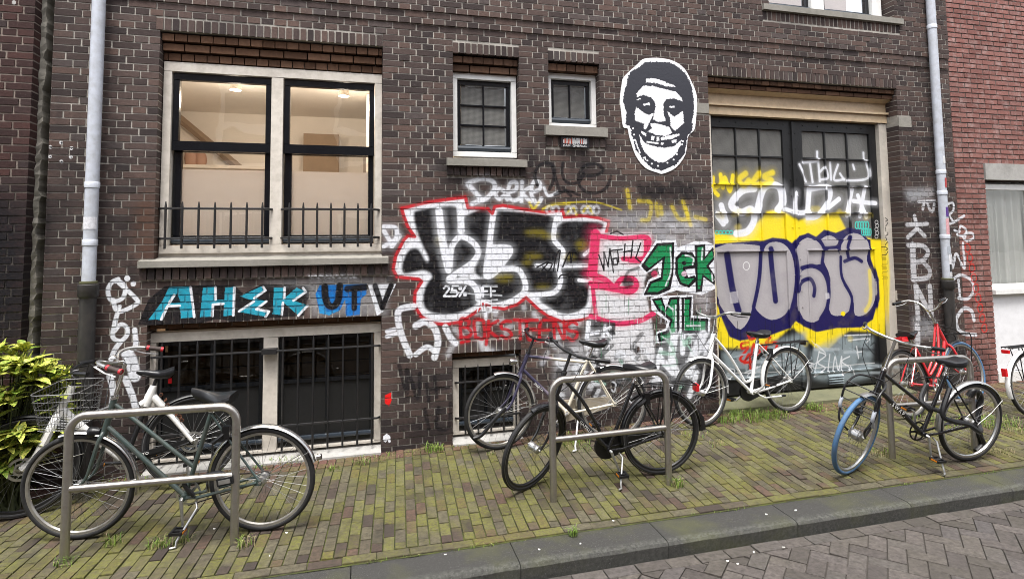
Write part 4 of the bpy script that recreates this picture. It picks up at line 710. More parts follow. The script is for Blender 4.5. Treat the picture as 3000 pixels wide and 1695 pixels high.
o = backing(7.302 - RX, 10.6 - RX, -.05, 5.6, .012, .25, [(ROPEN[0] - RX, ROPEN[1] - RX, ROPEN[2], ROPEN[3])], M_MORTR, rgt)
MB().box(7.79 - RX, 10.3 - RX, -.012, .2, 2.705, 2.925, .003).build('concrete_lintel', M_CONC, rgt)
f = MB(); rect_frame(f, 7.803 - RX, 10.19 - RX, 1.30, 2.66, .05, .06, .06, .075, .05, .14); f.box(8.62 - RX, 8.70 - RX, .052, .138, 1.36, 2.585); wd = f.build('window', M_WHITE, rgt)
MB().box(7.85 - RX, 10.13 - RX, .09, .094, 1.36, 2.585).build('pane', M_GLASS, wd)
MB().box(7.803 - RX, 10.19 - RX, -.03, .14, 1.235, 1.30, .004).build('sill', M_WHITE, wd)
cu = MB(); N = 60
for (xa, xb) in ((7.86, 8.32), (8.36, 9.6)):
    vs_ = []
    for i in range(N + 1):
        x = xa + (xb - xa) * i / N; y = .19 + .028 * math.sin(i * .95) + .012 * math.sin(i * 2.3 + 1); vs_ += [(x - RX, y, 1.2), (x - RX, y, 2.7)]
    cu.add(vs_, [(2 * i, 2 * i + 2, 2 * i + 3, 2 * i + 1) for i in range(N)])
cu.build('curtain', plain('sheer_curtain', (.75, .77, .76), .9, vary=.05), wd, True)
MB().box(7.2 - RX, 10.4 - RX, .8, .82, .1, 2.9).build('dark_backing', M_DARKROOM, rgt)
MB().box(7.803 - RX, 10.2 - RX, .03, .15, .26, 1.234, .003).build('white_panel', plain('white_panel_paint', (.74, .74, .76), .4, dirt=.1), rgt); MB().box(7.803 - RX, 10.2 - RX, .0, .15, .10, .255, .003).build('plinth_board', M_WHITE, rgt)
# ------------------------------------------------------------------ drainpipes
M_PVC = plain('grey_white_pipe', (.48, .51, .57), .45, dirt=.5, dirtc=(.22, .21, .19), vary=.14, scale=3); M_CAST = plain('black_cast_iron', (.018, .017, .016), .55, dirt=.5, dirtc=(.06, .05, .045), bump=.002); M_MOSS = plain('dirty_moss', (.06, .06, .025), .9)
def drain(X, label, r, zj, zs, stickers=()):
    Y = -.085; gz = ground_z(X, 0); d = empty('drainpipe', (X, Y, gz), label, 'drainpipe'); h = zj - gz
    p = MB(); p.tube([(0, 0, h - .05), (0, 0, 5.5 - gz)], r, 20); p.build('pipe', M_PVC, d, True)
    p = MB(); p.tube([(0, 0, -.03), (0, 0, h - .06)], r * 1.18, 18); p.build('cast_pipe', M_CAST, d, True)
    p = MB(); p.lathe((0, 0, h - .07), (0, 0, 1), [(r * 1.2, -.06), (r * 1.5, -.04), (r * 1.5, .05), (r * 1.25, .06), (r * .9, .06), (r * .9, -.06)], 20); p.build('socket', M_CAST, d, True)
    p = MB(); p.lathe((0, 0, h), (0, 0, 1), [(r * 1.02, -.012), (r * 1.32, -.008), (r * 1.28, .008), (r * 1.02, .012)], 20); p.build('moss_rim', M_MOSS, d)
    for z in zs: p = MB(); p.lathe((0, 0, z - gz), (0, 0, 1), [(r * .95, -.03), (r * 1.1, -.025), (r * 1.1, .02), (r * .95, .03)], 20); p.build('collar', M_PVC, d, True)
    for z in (4.2, 2.0): MB().box(-.012, .012, r * .9, .2 - .1 + .0, z - gz, z - gz + .03).build('bracket', M_CAST, d)
    for (z0, z1, a0, a1, c) in stickers:
        s = MB(); s.lathe((0, 0, 0), (0, 0, 1), [(r * 1.015 + .0008 * ((z0 * 37) % 3), z0 - gz), (r * 1.015 + .0008 * ((z0 * 37) % 3), z1 - gz)], 8, rad(a0), rad(a1), closed=False); s.build('sticker', plain('sticker_%02x%02x%02x' % tuple(int(v * 255) for v in c), c, .4, vary=.5, scale=60), d)
    return d
# angles: 180 deg at -X ... the camera side is -Y (lathe u=+X? chosen so that 270 faces the street)
drain(-2.183, 'grey-white drainpipe on the dark brick beside the cement joint, bare but for one paper sticker', .05, 1.66, (2.47, 1.99), ((2.10, 2.20, 200, 340, (.6, .6, .63)),))
drain(6.958, 'grey-white drainpipe plastered with small stickers beside the large white letters', .05, 1.46, (4.62, 2.78, 2.52, 1.98), ((2.88, 2.97, 255, 330, (.6, .6, .6)), (2.58, 2.70, 260, 335, (.35, .03, .03)), (2.22, 2.34, 250, 330, (.08, .03, .2)), (1.98, 2.2, 240, 320, (.55, .3, .32)), (1.84, 1.95, 290, 350, (.015, .015, .02)), (1.76, 1.86, 240, 310, (.35, .38, .42)), (1.64, 1.77, 250, 335, (.6, .6, .62)), (1.55, 1.64, 255, 335, (.03, .03, .03)), (1.49, 1.54, 250, 340, (.5, .5, .5))))
# ------------------------------------------------------------------ pasted paper head and the small plaque
pts = [W(*q) for q in P_.p([tuple(p) for p in crom(HEAD, 3, True)])]
pm = MB(); cxh = sum(p[0] for p in pts) / len(pts); czh = sum(p[1] for p in pts) / len(pts); pm.prism([(x - cxh, z - czh) for x, z in pts][::-1] if False else [(x - cxh, z - czh) for x, z in pts], -.0075, -.004)
o = pm.build('paper_poster', M_PAPER); o.location = (cxh, 0, czh); tag(o, 'pasted black and white paper cut-out of a large grinning head on the brick wall', 'poster')
pq = empty('wall_plaque', ((PLAQ[0] + PLAQ[1]) / 2, -.012, PLAQ[2]), 'small black plaque with red and white stripes under the stone sill', 'plaque'); pw, ph = (PLAQ[1] - PLAQ[0]) / 2, PLAQ[3] - PLAQ[2]
MB().box(-pw, pw, -.016, 0, 0, ph, .002).build('tile', plain('plaque_black', (.02, .02, .022), .3), pq)
sm = MB(); sr = MB(); g = random.Random(5)
for i in range(34):
    x = -pw * .82 + pw * 1.64 * i / 33; h0 = .33 + .25 * abs(math.sin(i * 1.3)) * (1 - abs(i - 20) / 40); (sr if i in (11, 12, 24, 27) or (i < 10 and i % 2) else sm).box(x - .0022, x + .0022, -.0175, -.015, ph * (.34 if i % 3 else .4), ph * min(h0 + .4, .93))
GLY = 'DAM GMBRUG'
for i, ch in enumerate(GLY):
    for st_ in GL[ch]:
        for a_, b_ in zip(st_[:-1], st_[1:]):
            x = -pw * .82 + pw * 1.64 * i / len(GLY); sc_ = pw * 1.64 / len(GLY) / 7.6; sm.tube([(x + a_[0] * sc_, -.0165, ph * (.08 + a_[1] * .018)), (x + b_[0] * sc_, -.0165, ph * (.08 + b_[1] * .018))], .0018, 4)
tag(sm.build('white_print', plain('plaque_white', (.7, .7, .7), .4), pq), kind='stuff'); tag(sr.build('red_print', plain('plaque_red', (.6, .08, .03), .4), pq), kind='stuff')

# ------------------------------------------------------------------ houses across the street (mirrored in the panes, narrowing the sky)
opp = empty('brick_house_row', (0, -9.2, 0), 'red brick house row with white windows across the street', 'building')
M_OPP = plain('far_side_brick', (.17, .085, .065), .85, vary=.35, scale=3); M_OPG = plain('far_side_glass', (.05, .06, .07), .08)
OW = [(x, z) for x in (-9, -6.2, -3.4, -.6, 2.2, 5.0, 7.8, 10.6, 13.4) for z in (1.0, 4.0)]
backing(-12, 17, -.3, 7.2, -.4, 0, [(x, x + 1.3, z, z + 1.9) for x, z in OW], M_OPP, opp, 'wall')
for x, z in OW:
    f = MB(); f.box(x, x + .1, -.12, -.06, z, z + 1.9); f.box(x + 1.2, x + 1.3, -.12, -.06, z, z + 1.9); f.box(x + .1, x + 1.2, -.12, -.06, z, z + .12); f.box(x + .1, x + 1.2, -.12, -.06, z + 1.78, z + 1.9); f.box(x + .1, x + 1.2, -.119, -.06, z + .9, z + 1.0); wd = f.build('window', M_WHITE, opp)
    MB().box(x + .08, x + 1.22, -.2, -.18, z + .1, z + 1.8).build('pane', M_OPG, wd)
MB().box(-12, 17, -.5, .12, 7.2, 7.45).build('cornice', M_WHITE, opp)
# ------------------------------------------------------------------ ground, pavement, kerb, road
def paver_mat(name, ramp, moss=.6, mossc=(.17, .16, .035), rough=.85, dark=.35):
    t = NT(name); p = t.pos(); wn = t.rnd(); c = t.ramp(wn.outputs[0], ramp); n1 = t.noise(p, 30, 6, .7)
    c = t.mix(t.ramp(n1, [(.35, (0, 0, 0)), (.68, (.85, .85, .85))]), c, tuple(x * .45 for x in ramp[0][1]))
    sep = t.n('SeparateColor', i0=wn.outputs[1])
    mf = t.math('ADD', t.math('MULTIPLY', t.noise(p, 1.7, 5, .62), .75), t.math('MULTIPLY', sep.outputs[1], .28)); mf = t.ramp(mf, [(.44, (0, 0, 0)), (.60, (1, 1, 1))])
    c = t.mix(t.math('MULTIPLY', t.math('MULTIPLY', mf, moss), t.ramp(t.noise(p, 48, 5, .7), [(.32, (.1, .1, .1)), (.62, (1, 1, 1))])), c, mossc)
    c = t.mix(t.math('MULTIPLY', t.ramp(t.noise(p, 2.6, 5, .7), [(.5, (0, 0, 0)), (.72, (1, 1, 1))]), dark), c, (.03, .026, .02))
    t.bump(t.math('ADD', n1, t.math('MULTIPLY', t.noise(p, 160, 3, .7), .7)), .004, .8); return t.set(Base__Color=c, Roughness=rough, Specular__IOR__Level=.3)
M_PAVE = paver_mat('mossy_pavement_brick', [(0, (.072, .062, .042)), (.22, (.112, .100, .062)), (.40, (.084, .070, .048)), (.55, (.125, .113, .072)), (.66, (.066, .047, .038)), (.77, (.040, .030, .027)), (.86, (.100, .060, .044)), (1, (.088, .066, .048))], moss=.72, mossc=(.128, .130, .020), dark=.75)
M_PAVER = paver_mat('reddish_pavement_brick', [(0, (.10, .05, .04)), (.5, (.14, .07, .055)), (1, (.10, .075, .055))], moss=.5, mossc=(.11, .12, .03))
M_ROADB = paver_mat('road_brick', [(0, (.066, .057, .052)), (.35, (.090, .078, .071)), (.7, (.118, .102, .093)), (1, (.084, .076, .074))], moss=.12, mossc=(.09, .09, .04), rough=.75, dark=.3)
t = NT('joint_moss'); p = t.pos(); c = t.mix(t.ramp(t.noise(p, 6, 6, .7), [(.35, (0, 0, 0)), (.65, (1, 1, 1))]), (.012, .011, .007), (.062, .075, .008)); t.bump(t.noise(p, 90, 4), .006); M_JOINT = t.set(Base__Color=c, Roughness=.95)
t = NT('road_sand'); p = t.pos(); c = t.mix(t.noise(p, 9, 5, .7), (.035, .03, .026), (.075, .066, .055)); t.bump(t.noise(p, 120, 4), .004); M_SAND = t.set(Base__Color=c, Roughness=.95)
t = NT('kerb_concrete'); p = t.pos(); c = t.mix(t.noise(p, 60, 6, .75), (.020, .019, .017), (.058, .056, .051)); c = t.mix(t.ramp(t.noise(p, 210, 3), [(.6, (0, 0, 0)), (.72, (.8, .8, .8))]), c, (.22, .22, .21)); c = t.mix(t.math('MULTIPLY', t.ramp(t.noise(p, 1.5, 5, .65), [(.48, (0, 0, 0)), (.68, (1, 1, 1))]), .6), c, (.085, .090, .025))
s = t.n('SeparateXYZ', i0=p); ed = t.math('SUBTRACT', 1.0, t.math('MULTIPLY', t.math('ABSOLUTE', t.math('ADD', s.outputs[1], 2.075)), 22), True); c = t.mix(t.math('MULTIPLY', t.math('MULTIPLY', ed, t.ramp(t.noise(p, 40, 5, .7), [(.4, (0, 0, 0)), (.65, (1, 1, 1))])), .55), c, (.16, .165, .14))
t.bump(t.math('ADD', t.noise(p, 140, 5, .8), t.noise(p, 320, 2)), .006); M_KERB = t.set(Base__Color=c, Roughness=.88)
RZ = -.10
gd = MB(); gd.add([(-220, -220, -.4), (220, -220, -.4), (220, 220, -.4), (-220, 220, -.4)], [(0, 1, 2, 3)]); tag(gd.build('ground', M_SAND), 'dull sandy ground under the whole street', 'ground', kind='structure')
sw = empty('pavement', (0, 0, 0), 'mossy yellow-brown brick pavement between the wall and the kerb', 'pavement'); tag(sw, kind='structure')
b = MB(); xs = np.linspace(-4.2, 10.6, 60); ys = np.linspace(-1.84, .12, 9); vs_ = [(x, y, ground_z(x, y) - .010) for x in xs for y in ys]; b.add(vs_, [(i * 9 + j, i * 9 + 9 + j, i * 9 + 10 + j, i * 9 + j + 1) for i in range(59) for j in range(8)]); b.build('joint_bed', M_JOINT, sw)
ANG = rad(86.5); dl = np.array([math.cos(ANG), math.sin(ANG)]); dt = np.array([dl[1], -dl[0]])
def paver(cx, cy, ux, uy, hl, hw, top=None):           # centre, long direction, half length, half width
    z = lambda x, y: ground_z(x, y) if top is None else top
    jz = random.gauss(0, .0018); a = [(cx + ux * hl * i - uy * hw * k, cy + uy * hl * i + ux * hw * k) for i, k in ((-1, -1), (1, -1), (1, 1), (-1, 1))]
    return dict(c=(cx, cy), q=[(x, y, z(x, y) + jz + random.gauss(0, .0008)) for x, y in a])
def pv_area(pv):
    P = [proj(p) for p in pv['q']]; cx, cy = sum(p[0] for p in P) / 4, sum(p[1] for p in P) / 4
    if not (-20 < cx < 3020 and -20 < cy < 1715): return 0
    return abs(sum(P[i][0] * P[(i + 1) % 4][1] - P[(i + 1) % 4][0] * P[i][1] for i in range(4))) / 2
def place_pavers(L, m, parent, limit, name, rest):
    unit = MB(); unit.add([(-.97, -.95, 0), (.97, -.95, 0), (.97, .95, 0), (-.97, .95, 0), (-1, -1, -.06), (1, -1, -.06), (1, 1, -.06), (-1, 1, -.06), (-1, -1, -1), (1, -1, -1), (1, 1, -1), (-1, 1, -1)], [(0, 1, 2, 3)] + [(4 + i, 4 + (i + 1) % 4, (i + 1) % 4, i) for i in range(4)] + [(8 + i, 8 + (i + 1) % 4, 4 + (i + 1) % 4, 4 + i) for i in range(4)]); ume = unit.mesh(name + '_shape', m)
    V = sorted(L, key=pv_area, reverse=True); n_own = 0; mb = MB()
    for pv in V:
        q = [Vector(p) for p in pv['q']]
        if n_own < limit and pv_area(pv) > 60:
            n_own += 1; c = sum(q, Vector()) / 4; ax = (q[1] + q[2] - q[0] - q[3]) / 4; ay = (q[2] + q[3] - q[0] - q[1]) / 4
            o = link(name, ume, parent); o.matrix_local = Matrix(((ax.x, ay.x, 0, c.x), (ax.y, ay.y, 0, c.y), (ax.z, ay.z, .05, c.z), (0, 0, 0, 1)))
        else:
            c = sum(q, Vector()) / 4; top = [c + (p - c) * .955 for p in q]; low = [Vector((p.x, p.y, p.z - .003)) for p in q]; bot = [Vector((p.x, p.y, p.z - .04)) for p in q]
            mb.add(top + low + bot, [(0, 1, 2, 3)] + [(4 + i, 4 + (i + 1) % 4, (i + 1) % 4, i) for i in range(4)] + [(8 + i, 8 + (i + 1) % 4, 4 + (i + 1) % 4, 4 + i) for i in range(4)])
    if mb.v: tag(mb.build(rest, m, parent), kind='stuff')
PWD, PLN, GP = .0745, .175, .0070
pav, red = [], []; k = 0
for k in range(-10, 222):
    base = np.array([-4.3, -1.742]) + dt * PWD * k; base = base + dl * ((-1.742 - base[1]) / dl[1]); s = (k % 2) * PLN * .5 + random.uniform(-.012, .012)
    s0 = 0.0; s1 = s if s > .04 else PLN
    yend = -.20 + .05 * math.sin(k * .21) if base[0] < 3.3 else -.26
    while True:
        e = min(s1, (yend - base[1]) / dl[1])
        if e - s0 > .03:
            c = base + dl * (s0 + e) / 2; pav.append(paver(c[0], c[1], dl[0], dl[1], (e - s0) / 2 - GP / 2, PWD / 2 - GP / 2))
        if e < s1: break
        s0, s1 = s1, s1 + PLN
    for i in range(3):
        y0 = yend + i * .103 + .004; c = base + dl * ((y0 + .05 - base[1]) / dl[1])
        if y0 < -.02 or base[0] > 7.25: red.append(paver(c[0], min(c[1], 0), dl[0], dl[1], .048, PWD / 2 - GP / 2))
place_pavers(pav, M_PAVE, sw, 300, 'paving_brick', 'far_paving_bricks'); place_pavers(red, M_PAVER, sw, 120, 'edge_brick', 'far_edge_bricks')
row = [paver(-4.2 + i * .205 + .1, -1.787, 1, 0, .1005, .0385) for i in range(72)]
place_pavers(row, M_PAVE, sw, 100, 'border_brick', 'far_border_bricks')
kb = empty('kerb', (0, 0, 0), 'dark grey concrete kerb with worn pale edge along the pavement', 'kerb'); tag(kb, kind='structure')
KP = [(-1.833, -.012), (-1.95, -.016), (-2.055, -.019), (-2.088, -.026), (-2.102, -.042), (-2.094, RZ - .03), (-2.094, -.3), (-1.833, -.3)]; x = -4.05  # street face undercut, shaped to turn from the sky and look darker
while x < 10.4:
    L = 1.0; m = MB(); n = len(KP); vs_ = []
    for i in range(9):
        xx = x + .003 + (L - .006) * i / 8; vs_ += [(xx, y + random.gauss(0, .0012), z + random.gauss(0, .0012)) for y, z in KP]
    fs = [(i * n + k, i * n + (k + 1) % n, i * n + n + (k + 1) % n, i * n + n + k) for i in range(8) for k in range(n)] + [tuple(range(n)), tuple(range(9 * n - 1, 8 * n - 1, -1))]
    m.add(vs_, [tuple(reversed(f)) for f in fs]); m.build('kerb_stone', M_KERB, kb); x += L
rd = empty('road', (0, 0, 0), 'purple-grey brick road laid in herringbone beside the kerb', 'road'); tag(rd, kind='structure')
b = MB(); b.add([(-60, -40, RZ - .012), (60, -40, RZ - .012), (60, -2.12, RZ - .012), (-60, -2.12, RZ - .012)], [(0, 1, 2, 3)]); b.build('road_bed', M_SAND, rd)
rp = [paver(-3 + i * .213 + .1, -2.19, 1, 0, .1025, .0505, RZ) for i in range(60)]
HA = rad(43); hu = (math.cos(HA), math.sin(HA)); hv = (-hu[1], hu[0]); cw = .1065; cut = MB()
for r_ in range(-70, 70):
    for c_ in range(-70, 110):
        for kind, ok in ((0, (c_ - r_) % 4 == 0), (1, (c_ - r_) % 4 == 3)):
            if not ok: continue
            uc, vc = (c_ + 1, r_ + .5) if kind == 0 else (c_ + .5, r_ + 1); X = 3 + (hu[0] * uc + hv[0] * vc) * cw; Y = -3.2 + (hu[1] * uc + hv[1] * vc) * cw
            if not (-2.5 < X < 8.5 and -4.4 < Y < -2.15): continue
            d = hu if kind == 0 else hv; pv = paver(X, Y, d[0], d[1], cw - .003, cw / 2 - .003, RZ); my = max(q[1] for q in pv['q'])
            if my < -2.247: rp.append(pv)
            else:                                         # cut bricks along the gutter row
                P = pv['q']; out = []
                for i in range(4):
                    a, e = P[i], P[(i + 1) % 4]; ina, ine = a[1] < -2.247, e[1] < -2.247
                    if ina: out.append(a)
                    if ina != ine: tt = (-2.247 - a[1]) / (e[1] - a[1]); out.append(tuple(a[j] + tt * (e[j] - a[j]) for j in range(3)))
                if len(out) >= 3:
                    n = len(out); cut.add(out + [(q[0], q[1], q[2] - .04) for q in out], [tuple(range(n))] + [(i + n, (i + 1) % n + n, (i + 1) % n, i) for i in range(n)])
place_pavers(rp, M_ROADB, rd, 300, 'road_brick', 'far_road_bricks'); tag(cut.build('cut_bricks', M_ROADB, rd), kind='stuff')
# ------------------------------------------------------------------ weeds and litter
def grass_mat(name, a, b_):
    t = NT(name); wn = t.rnd(); return t.set(Base__Color=t.mix(wn.outputs[0], a, b_), Roughness=.6, Subsurface__Weight=.0)
M_GRASS = grass_mat('grass_blades', (.07, .14, .016), (.19, .27, .04)); M_HAY = grass_mat('dry_grass', (.2, .16, .08), (.32, .27, .15))
gm, hm = MB(), MB(); g = random.Random(12)
def tuft(x, y, z, n, h, spread, dry=.15):
    for _ in range(n):
        a = g.uniform(0, 6.28); r_ = g.random() ** .6 * spread; bx, by = x + math.cos(a) * r_, y + math.sin(a) * r_ * .7; l = h * g.uniform(.4, 1.1); lean = g.uniform(.2, .9) * l; d = g.uniform(0, 6.28); w_ = g.uniform(.0015, .003); px_, py_ = -math.sin(d) * w_, math.cos(d) * w_
        m = hm if g.random() < dry else gm; bz = z - .008
        m.add([(bx - px_, by - py_, bz), (bx + px_, by + py_, bz), (bx + math.cos(d) * lean * .35 + px_ * .8, by + math.sin(d) * lean * .35 + py_ * .8, bz + l * .65), (bx + math.cos(d) * lean * .35 - px_ * .8, by + math.sin(d) * lean * .35 - py_ * .8, bz + l * .65), (bx + math.cos(d) * lean, by + math.sin(d) * lean, bz + l * (.95 - .35 * lean / l))], [(0, 1, 2, 3), (3, 2, 4)])
for (px, py, n, h, sp, dr) in ((1270, 1320, 110, .10, .09, .1), (1060, 1355, 60, .07, .08, .3), (975, 1375, 40, .07, .06, .2), (850, 1350, 70, .08, .12, .2), (780, 1345, 40, .07, .1, .2), (2190, 1225, 260, .13, .22, .05), (2270, 1220, 160, .11, .18, .1), (2130, 1235, 120, .10, .12, .15), (2385, 1200, 140, .12, .1, .1), (2450, 1198, 60, .07, .2, .2), (1985, 1425, 70, .11, .05, .3), (720, 1600, 50, .10, .06, .6), (470, 1600, 90, .09, .08, .35), (540, 1585, 40, .08, .06, .4), (330, 1595, 30, .1, .06, .1), (190, 1650, 50, .07, .07, .2), (1680, 1565, 40, .08, .03, .0), (2600, 1330, 60, .07, .12, .7), (2560, 1330, 50, .06, .1, .8), (2930, 1325, 70, .05, .13, 1.), (2900, 1235, 260, .09, .3, .2), (2960, 1250, 200, .08, .3, .3), (2790, 1240, 200, .09, .25, .25), (2720, 1225, 120, .08, .2, .3), (1720, 1305, 120, .07, .25, .2), (1690, 1285, 80, .08, .15, .2), (1830, 1290, 60, .06, .2, .3), (2040, 1275, 60, .06, .15, .6), (2100, 1300, 40, .06, .1, .7), (400, 1370, 60, .08, .2, .2), (20, 1450, 60, .12, .2, .1), (1130, 1340, 40, .05, .15, .4), (1440, 1330, 30, .05, .05, .5)):
    x, y, z = G(px, py); y = min(y, -.03); tuft(x, y, ground_z(x, y), n, h, sp, dr)
for i in range(150):                                     # thin line of weeds between border row and kerb
    x = g.uniform(-2.5, 7.5); n = 5
    if math.sin(x * 3.1) + math.sin(x * 7.7 + 1) > .2: tuft(x, -1.832, -.006, n, .022, .03, .15)
for i in range(60): x = g.uniform(-2.5, 7.3); tuft(x, g.uniform(-.12, -.05) if not 3.7 < x < 6.45 else g.uniform(-.14, -.08), ground_z(x, -.1), 9, .04, .06, .35)
for i in range(260):                                     # moss and sprouts in the paving joints
    x = -4 + .0765 * g.randrange(0, 170); y = g.uniform(-1.7, -.2); x += (y + 1.742) * dl[0] / dl[1]; tuft(x, y, ground_z(x, y) - .002, 3, .010, .02, .1)
tag(gm.build('weeds', M_GRASS), 'green grass and weeds sprouting along the wall foot and kerb', 'weeds', kind='stuff'); tag(hm.build('dry_grass', M_HAY), 'dry straw-coloured grass tufts on the pavement', 'grass', kind='stuff')
M_PETAL = plain('white_petal', (.7, .7, .66), .6)
for (px, py) in ((1580, 1601), (1700, 1584), (1797, 1525), (2131, 1643), (2295, 1603), (2209, 1617), (1305, 1616), (628, 1548), (2161, 1651), (2245, 1499), (840, 1560), (2330, 1487), (790, 1628)):
    x, y, z = G(px, py); z = -.017 if -2.08 < y < -1.835 else z
    if y < -2.1: r = ray(px, py); tt = (RZ - CAM_H) / r[2]; x, y, z = r[0] * tt, -CAM_D + tt, RZ
    m = MB(); rr = g.uniform(.005, .008); m.add([(rr * math.cos(a) * (1.5 if i % 2 else 1.2), rr * math.sin(a), .003 + .003 * math.cos(2 * a)) for i, a in enumerate(np.linspace(0, 5.5, 8))] + [(0, 0, .006)] + [(rr * math.cos(a) * 1.3, rr * math.sin(a), 0) for a in np.linspace(0, 5.5, 8)], [(i, (i + 1) % 8, 8) for i in range(8)] + [(9 + i, 9 + (i + 1) % 8, (i + 1) % 8, i) for i in range(8)])
    o = m.build('petal', M_PETAL, None, True); o.location = (x, y, z + .001); o.rotation_euler.z = g.uniform(0, 6); sf = 'brick road' if y < -2.1 else ('dark kerb' if y < -1.835 else 'mossy paving bricks'); tag(o, 'small white petal lying on the ' + sf, 'petal', 'white petals on the ' + sf)
# ------------------------------------------------------------------ bush with spotted leaves
def leaf_mat():
    t = NT('spotted_leaf'); wn = t.rnd(); p = t.obj(); sh = t.n('VectorMath', _operation='ADD', i0=p, i1=t.n('CombineXYZ', i0=t.math('MULTIPLY', wn.outputs[0], 9)).outputs[0]).outputs[0]
    sp = t.ramp(t.noise(sh, 60, 5, .75), [(.42, (0, 0, 0)), (.52, (1, 1, 1))]); c = t.mix(t.math('MULTIPLY', sp, t.ramp(wn.outputs[0], [(.1, (.25, .25, .25)), (.5, (1, 1, 1))])), t.mix(wn.outputs[0], (.05, .13, .012), (.12, .22, .02)), (.62, .60, .13))
    return t.set(Base__Color=c, Roughness=.32)
M_LEAF = leaf_mat(); M_TWIG = plain('green_twig', (.05, .06, .02), .7)
def leaf_mesh(L, wd, fold, droop, k):
    m = MB(); N = 6; top = []; g2 = random.Random(k)
    for i in range(N + 1):
        s = i / N; hw = wd * math.sin(math.pi * min(1, s * .93 + .06)) ** .8 * (1 - .35 * s) * (1 if i < N else .05); z = -droop * s * s * L; wob = g2.uniform(-.004, .004)
        top += [(s * L, -hw, z + fold * hw + wob), (s * L, 0, z), (s * L, hw, z + fold * hw - wob)]
    m.add(top, [(3 * i + j, 3 * i + 3 + j, 3 * i + 4 + j, 3 * i + 1 + j) for i in range(N) for j in range(2)]); return m.mesh('leaf_shape', M_LEAF, True)
LM = [leaf_mesh(.135, .036, .3, .35, 1), leaf_mesh(.115, .034, .4, .2, 2), leaf_mesh(.15, .040, .25, .55, 3), leaf_mesh(.085, .018, .7, -.1, 4)]
bX, bZ = W(28, 1090, -.42); bush = empty('spotted_laurel_bush', (bX, -.42, 0), 'leafy bush with yellow-speckled green leaves at the foot of the red brick house', 'bush')
g = random.Random(21); stems = MB(); nleaf = 0; rest = MB()
for i in range(230):
    a = g.uniform(0, 6.28); ph = math.acos(g.uniform(-.95, 1)); rr = g.uniform(.6, 1.0); cx_, cy_, cz_ = .47 * rr * math.sin(ph) * math.cos(a) - .06, .34 * rr * math.sin(ph) * math.sin(a), .72 + .52 * rr * math.cos(ph)
    stems.tube([(g.uniform(-.1, .1), g.uniform(-.08, .08), 0.0), (cx_ * .5, cy_ * .5, cz_ * .55), (cx_, cy_, cz_)], [.009, .006, .003], 5)
    nl = g.choice((5, 6, 7)); tilt0 = Vector((cx_, cy_, (cz_ - .8) * .7 + .22)).normalized()
    for j in range(nl):
        az = 6.28 * j / nl + g.uniform(-.4, .4); up = g.uniform(-.15, .55) if j else 1.1; d = (Vector((math.cos(az), math.sin(az), 0)) * math.cos(up) + Vector((0, 0, math.sin(up))) + tilt0 * .45).normalized()
        sd = d.cross(Vector((0, 0, 1))); sd = sd.normalized() if sd.length > .05 else Vector((1, 0, 0)); nz = sd.cross(d); sc_ = g.uniform(.5, 1.35); me = LM[3] if up > .9 else LM[g.randrange(3)]
        mat_ = Matrix(((d.x * sc_, -sd.x * sc_, nz.x * sc_, cx_), (d.y * sc_, -sd.y * sc_, nz.y * sc_, cy_), (d.z * sc_, -sd.z * sc_, nz.z * sc_, cz_), (0, 0, 0, 1)))
        if nleaf < 300 and cy_ < -.02 and cx_ > -.2 and rr > .75: o = link('leaf', me, bush); o.matrix_local = mat_; nleaf += 1
        else: rest.xf = mat_; rest.add([tuple(v.co) for v in me.vertices], [tuple(q.vertices) for q in me.polygons])
stems.build('stem', M_TWIG, bush); tag(rest.build('foliage', M_LEAF, bush, True), kind='stuff')
# ------------------------------------------------------------------ steel bicycle stands
def steel():
    t = NT('brushed_steel'); p = t.obj(); n1 = t.noise(p, 22, 6, .75); c = t.mix(n1, (.32, .30, .27), (.50, .48, .45)); c = t.mix(t.ramp(t.noise(p, 7, 6, .7), [(.56, (0, 0, 0)), (.75, (.6, .6, .6))]), c, (.16, .115, .08))
    return t.set(Base__Color=c, Roughness=t.math('ADD', t.math('MULTIPLY', t.noise(p, 60, 5), .25), .24), Metallic=.95)
M_STEEL = steel()
def stand(a, b, h, hm_, label):
    A, B = Vector(a), Vector(b); d = (B - A); L = Vector((d.x, d.y, 0)).length; u = Vector((d.x, d.y, 0)).normalized(); rt = empty('bicycle_stand', A, label, 'bicycle stand', 'steel bicycle stands'); r_ = .026; R = .10
    P = [Vector((0, 0, -.06)), Vector((0, 0, h - R - r_))] + [Vector((0, 0, h - R - r_)) + u * (R - R * math.cos(t_)) + Vector((0, 0, R * math.sin(t_))) for t_ in np.linspace(.15, math.pi / 2, 8)]
    e = B - A; hz = h + .0
    Q = [Vector((e.x, e.y, h - R - r_)) - u * (R - R * math.cos(t_)) + Vector((0, 0, R * math.sin(t_))) for t_ in np.linspace(math.pi / 2, .15, 8)] + [Vector((e.x, e.y, h - R - r_)), Vector((e.x, e.y, e.z - .06))]
    m = MB(); m.tube(P + Q, r_, 16); m.build('hoop', M_STEEL, rt, True)
    m = MB(); m.tube([u * .012 + Vector((0, 0, hm_)), e - u * .012 + Vector((0, 0, hm_ - e.z))], .022, 14); m.build('crossbar', M_STEEL, rt, True); return rt
def gp(px, py): return G(px, py)
stand(gp(188, 1645), gp(686, 1592), .905, .435, 'steel hoop bicycle stand in front of the grey-green bicycle with the wire basket')
stand(gp(1622, 1468), gp(1960, 1418), .915, .45, 'steel hoop bicycle stand in front of the black bicycle with black tyres')
stand(gp(2615, 1342), gp(2857, 1322), .865, .45, 'steel hoop bicycle stand behind the black bicycle with one blue tyre')
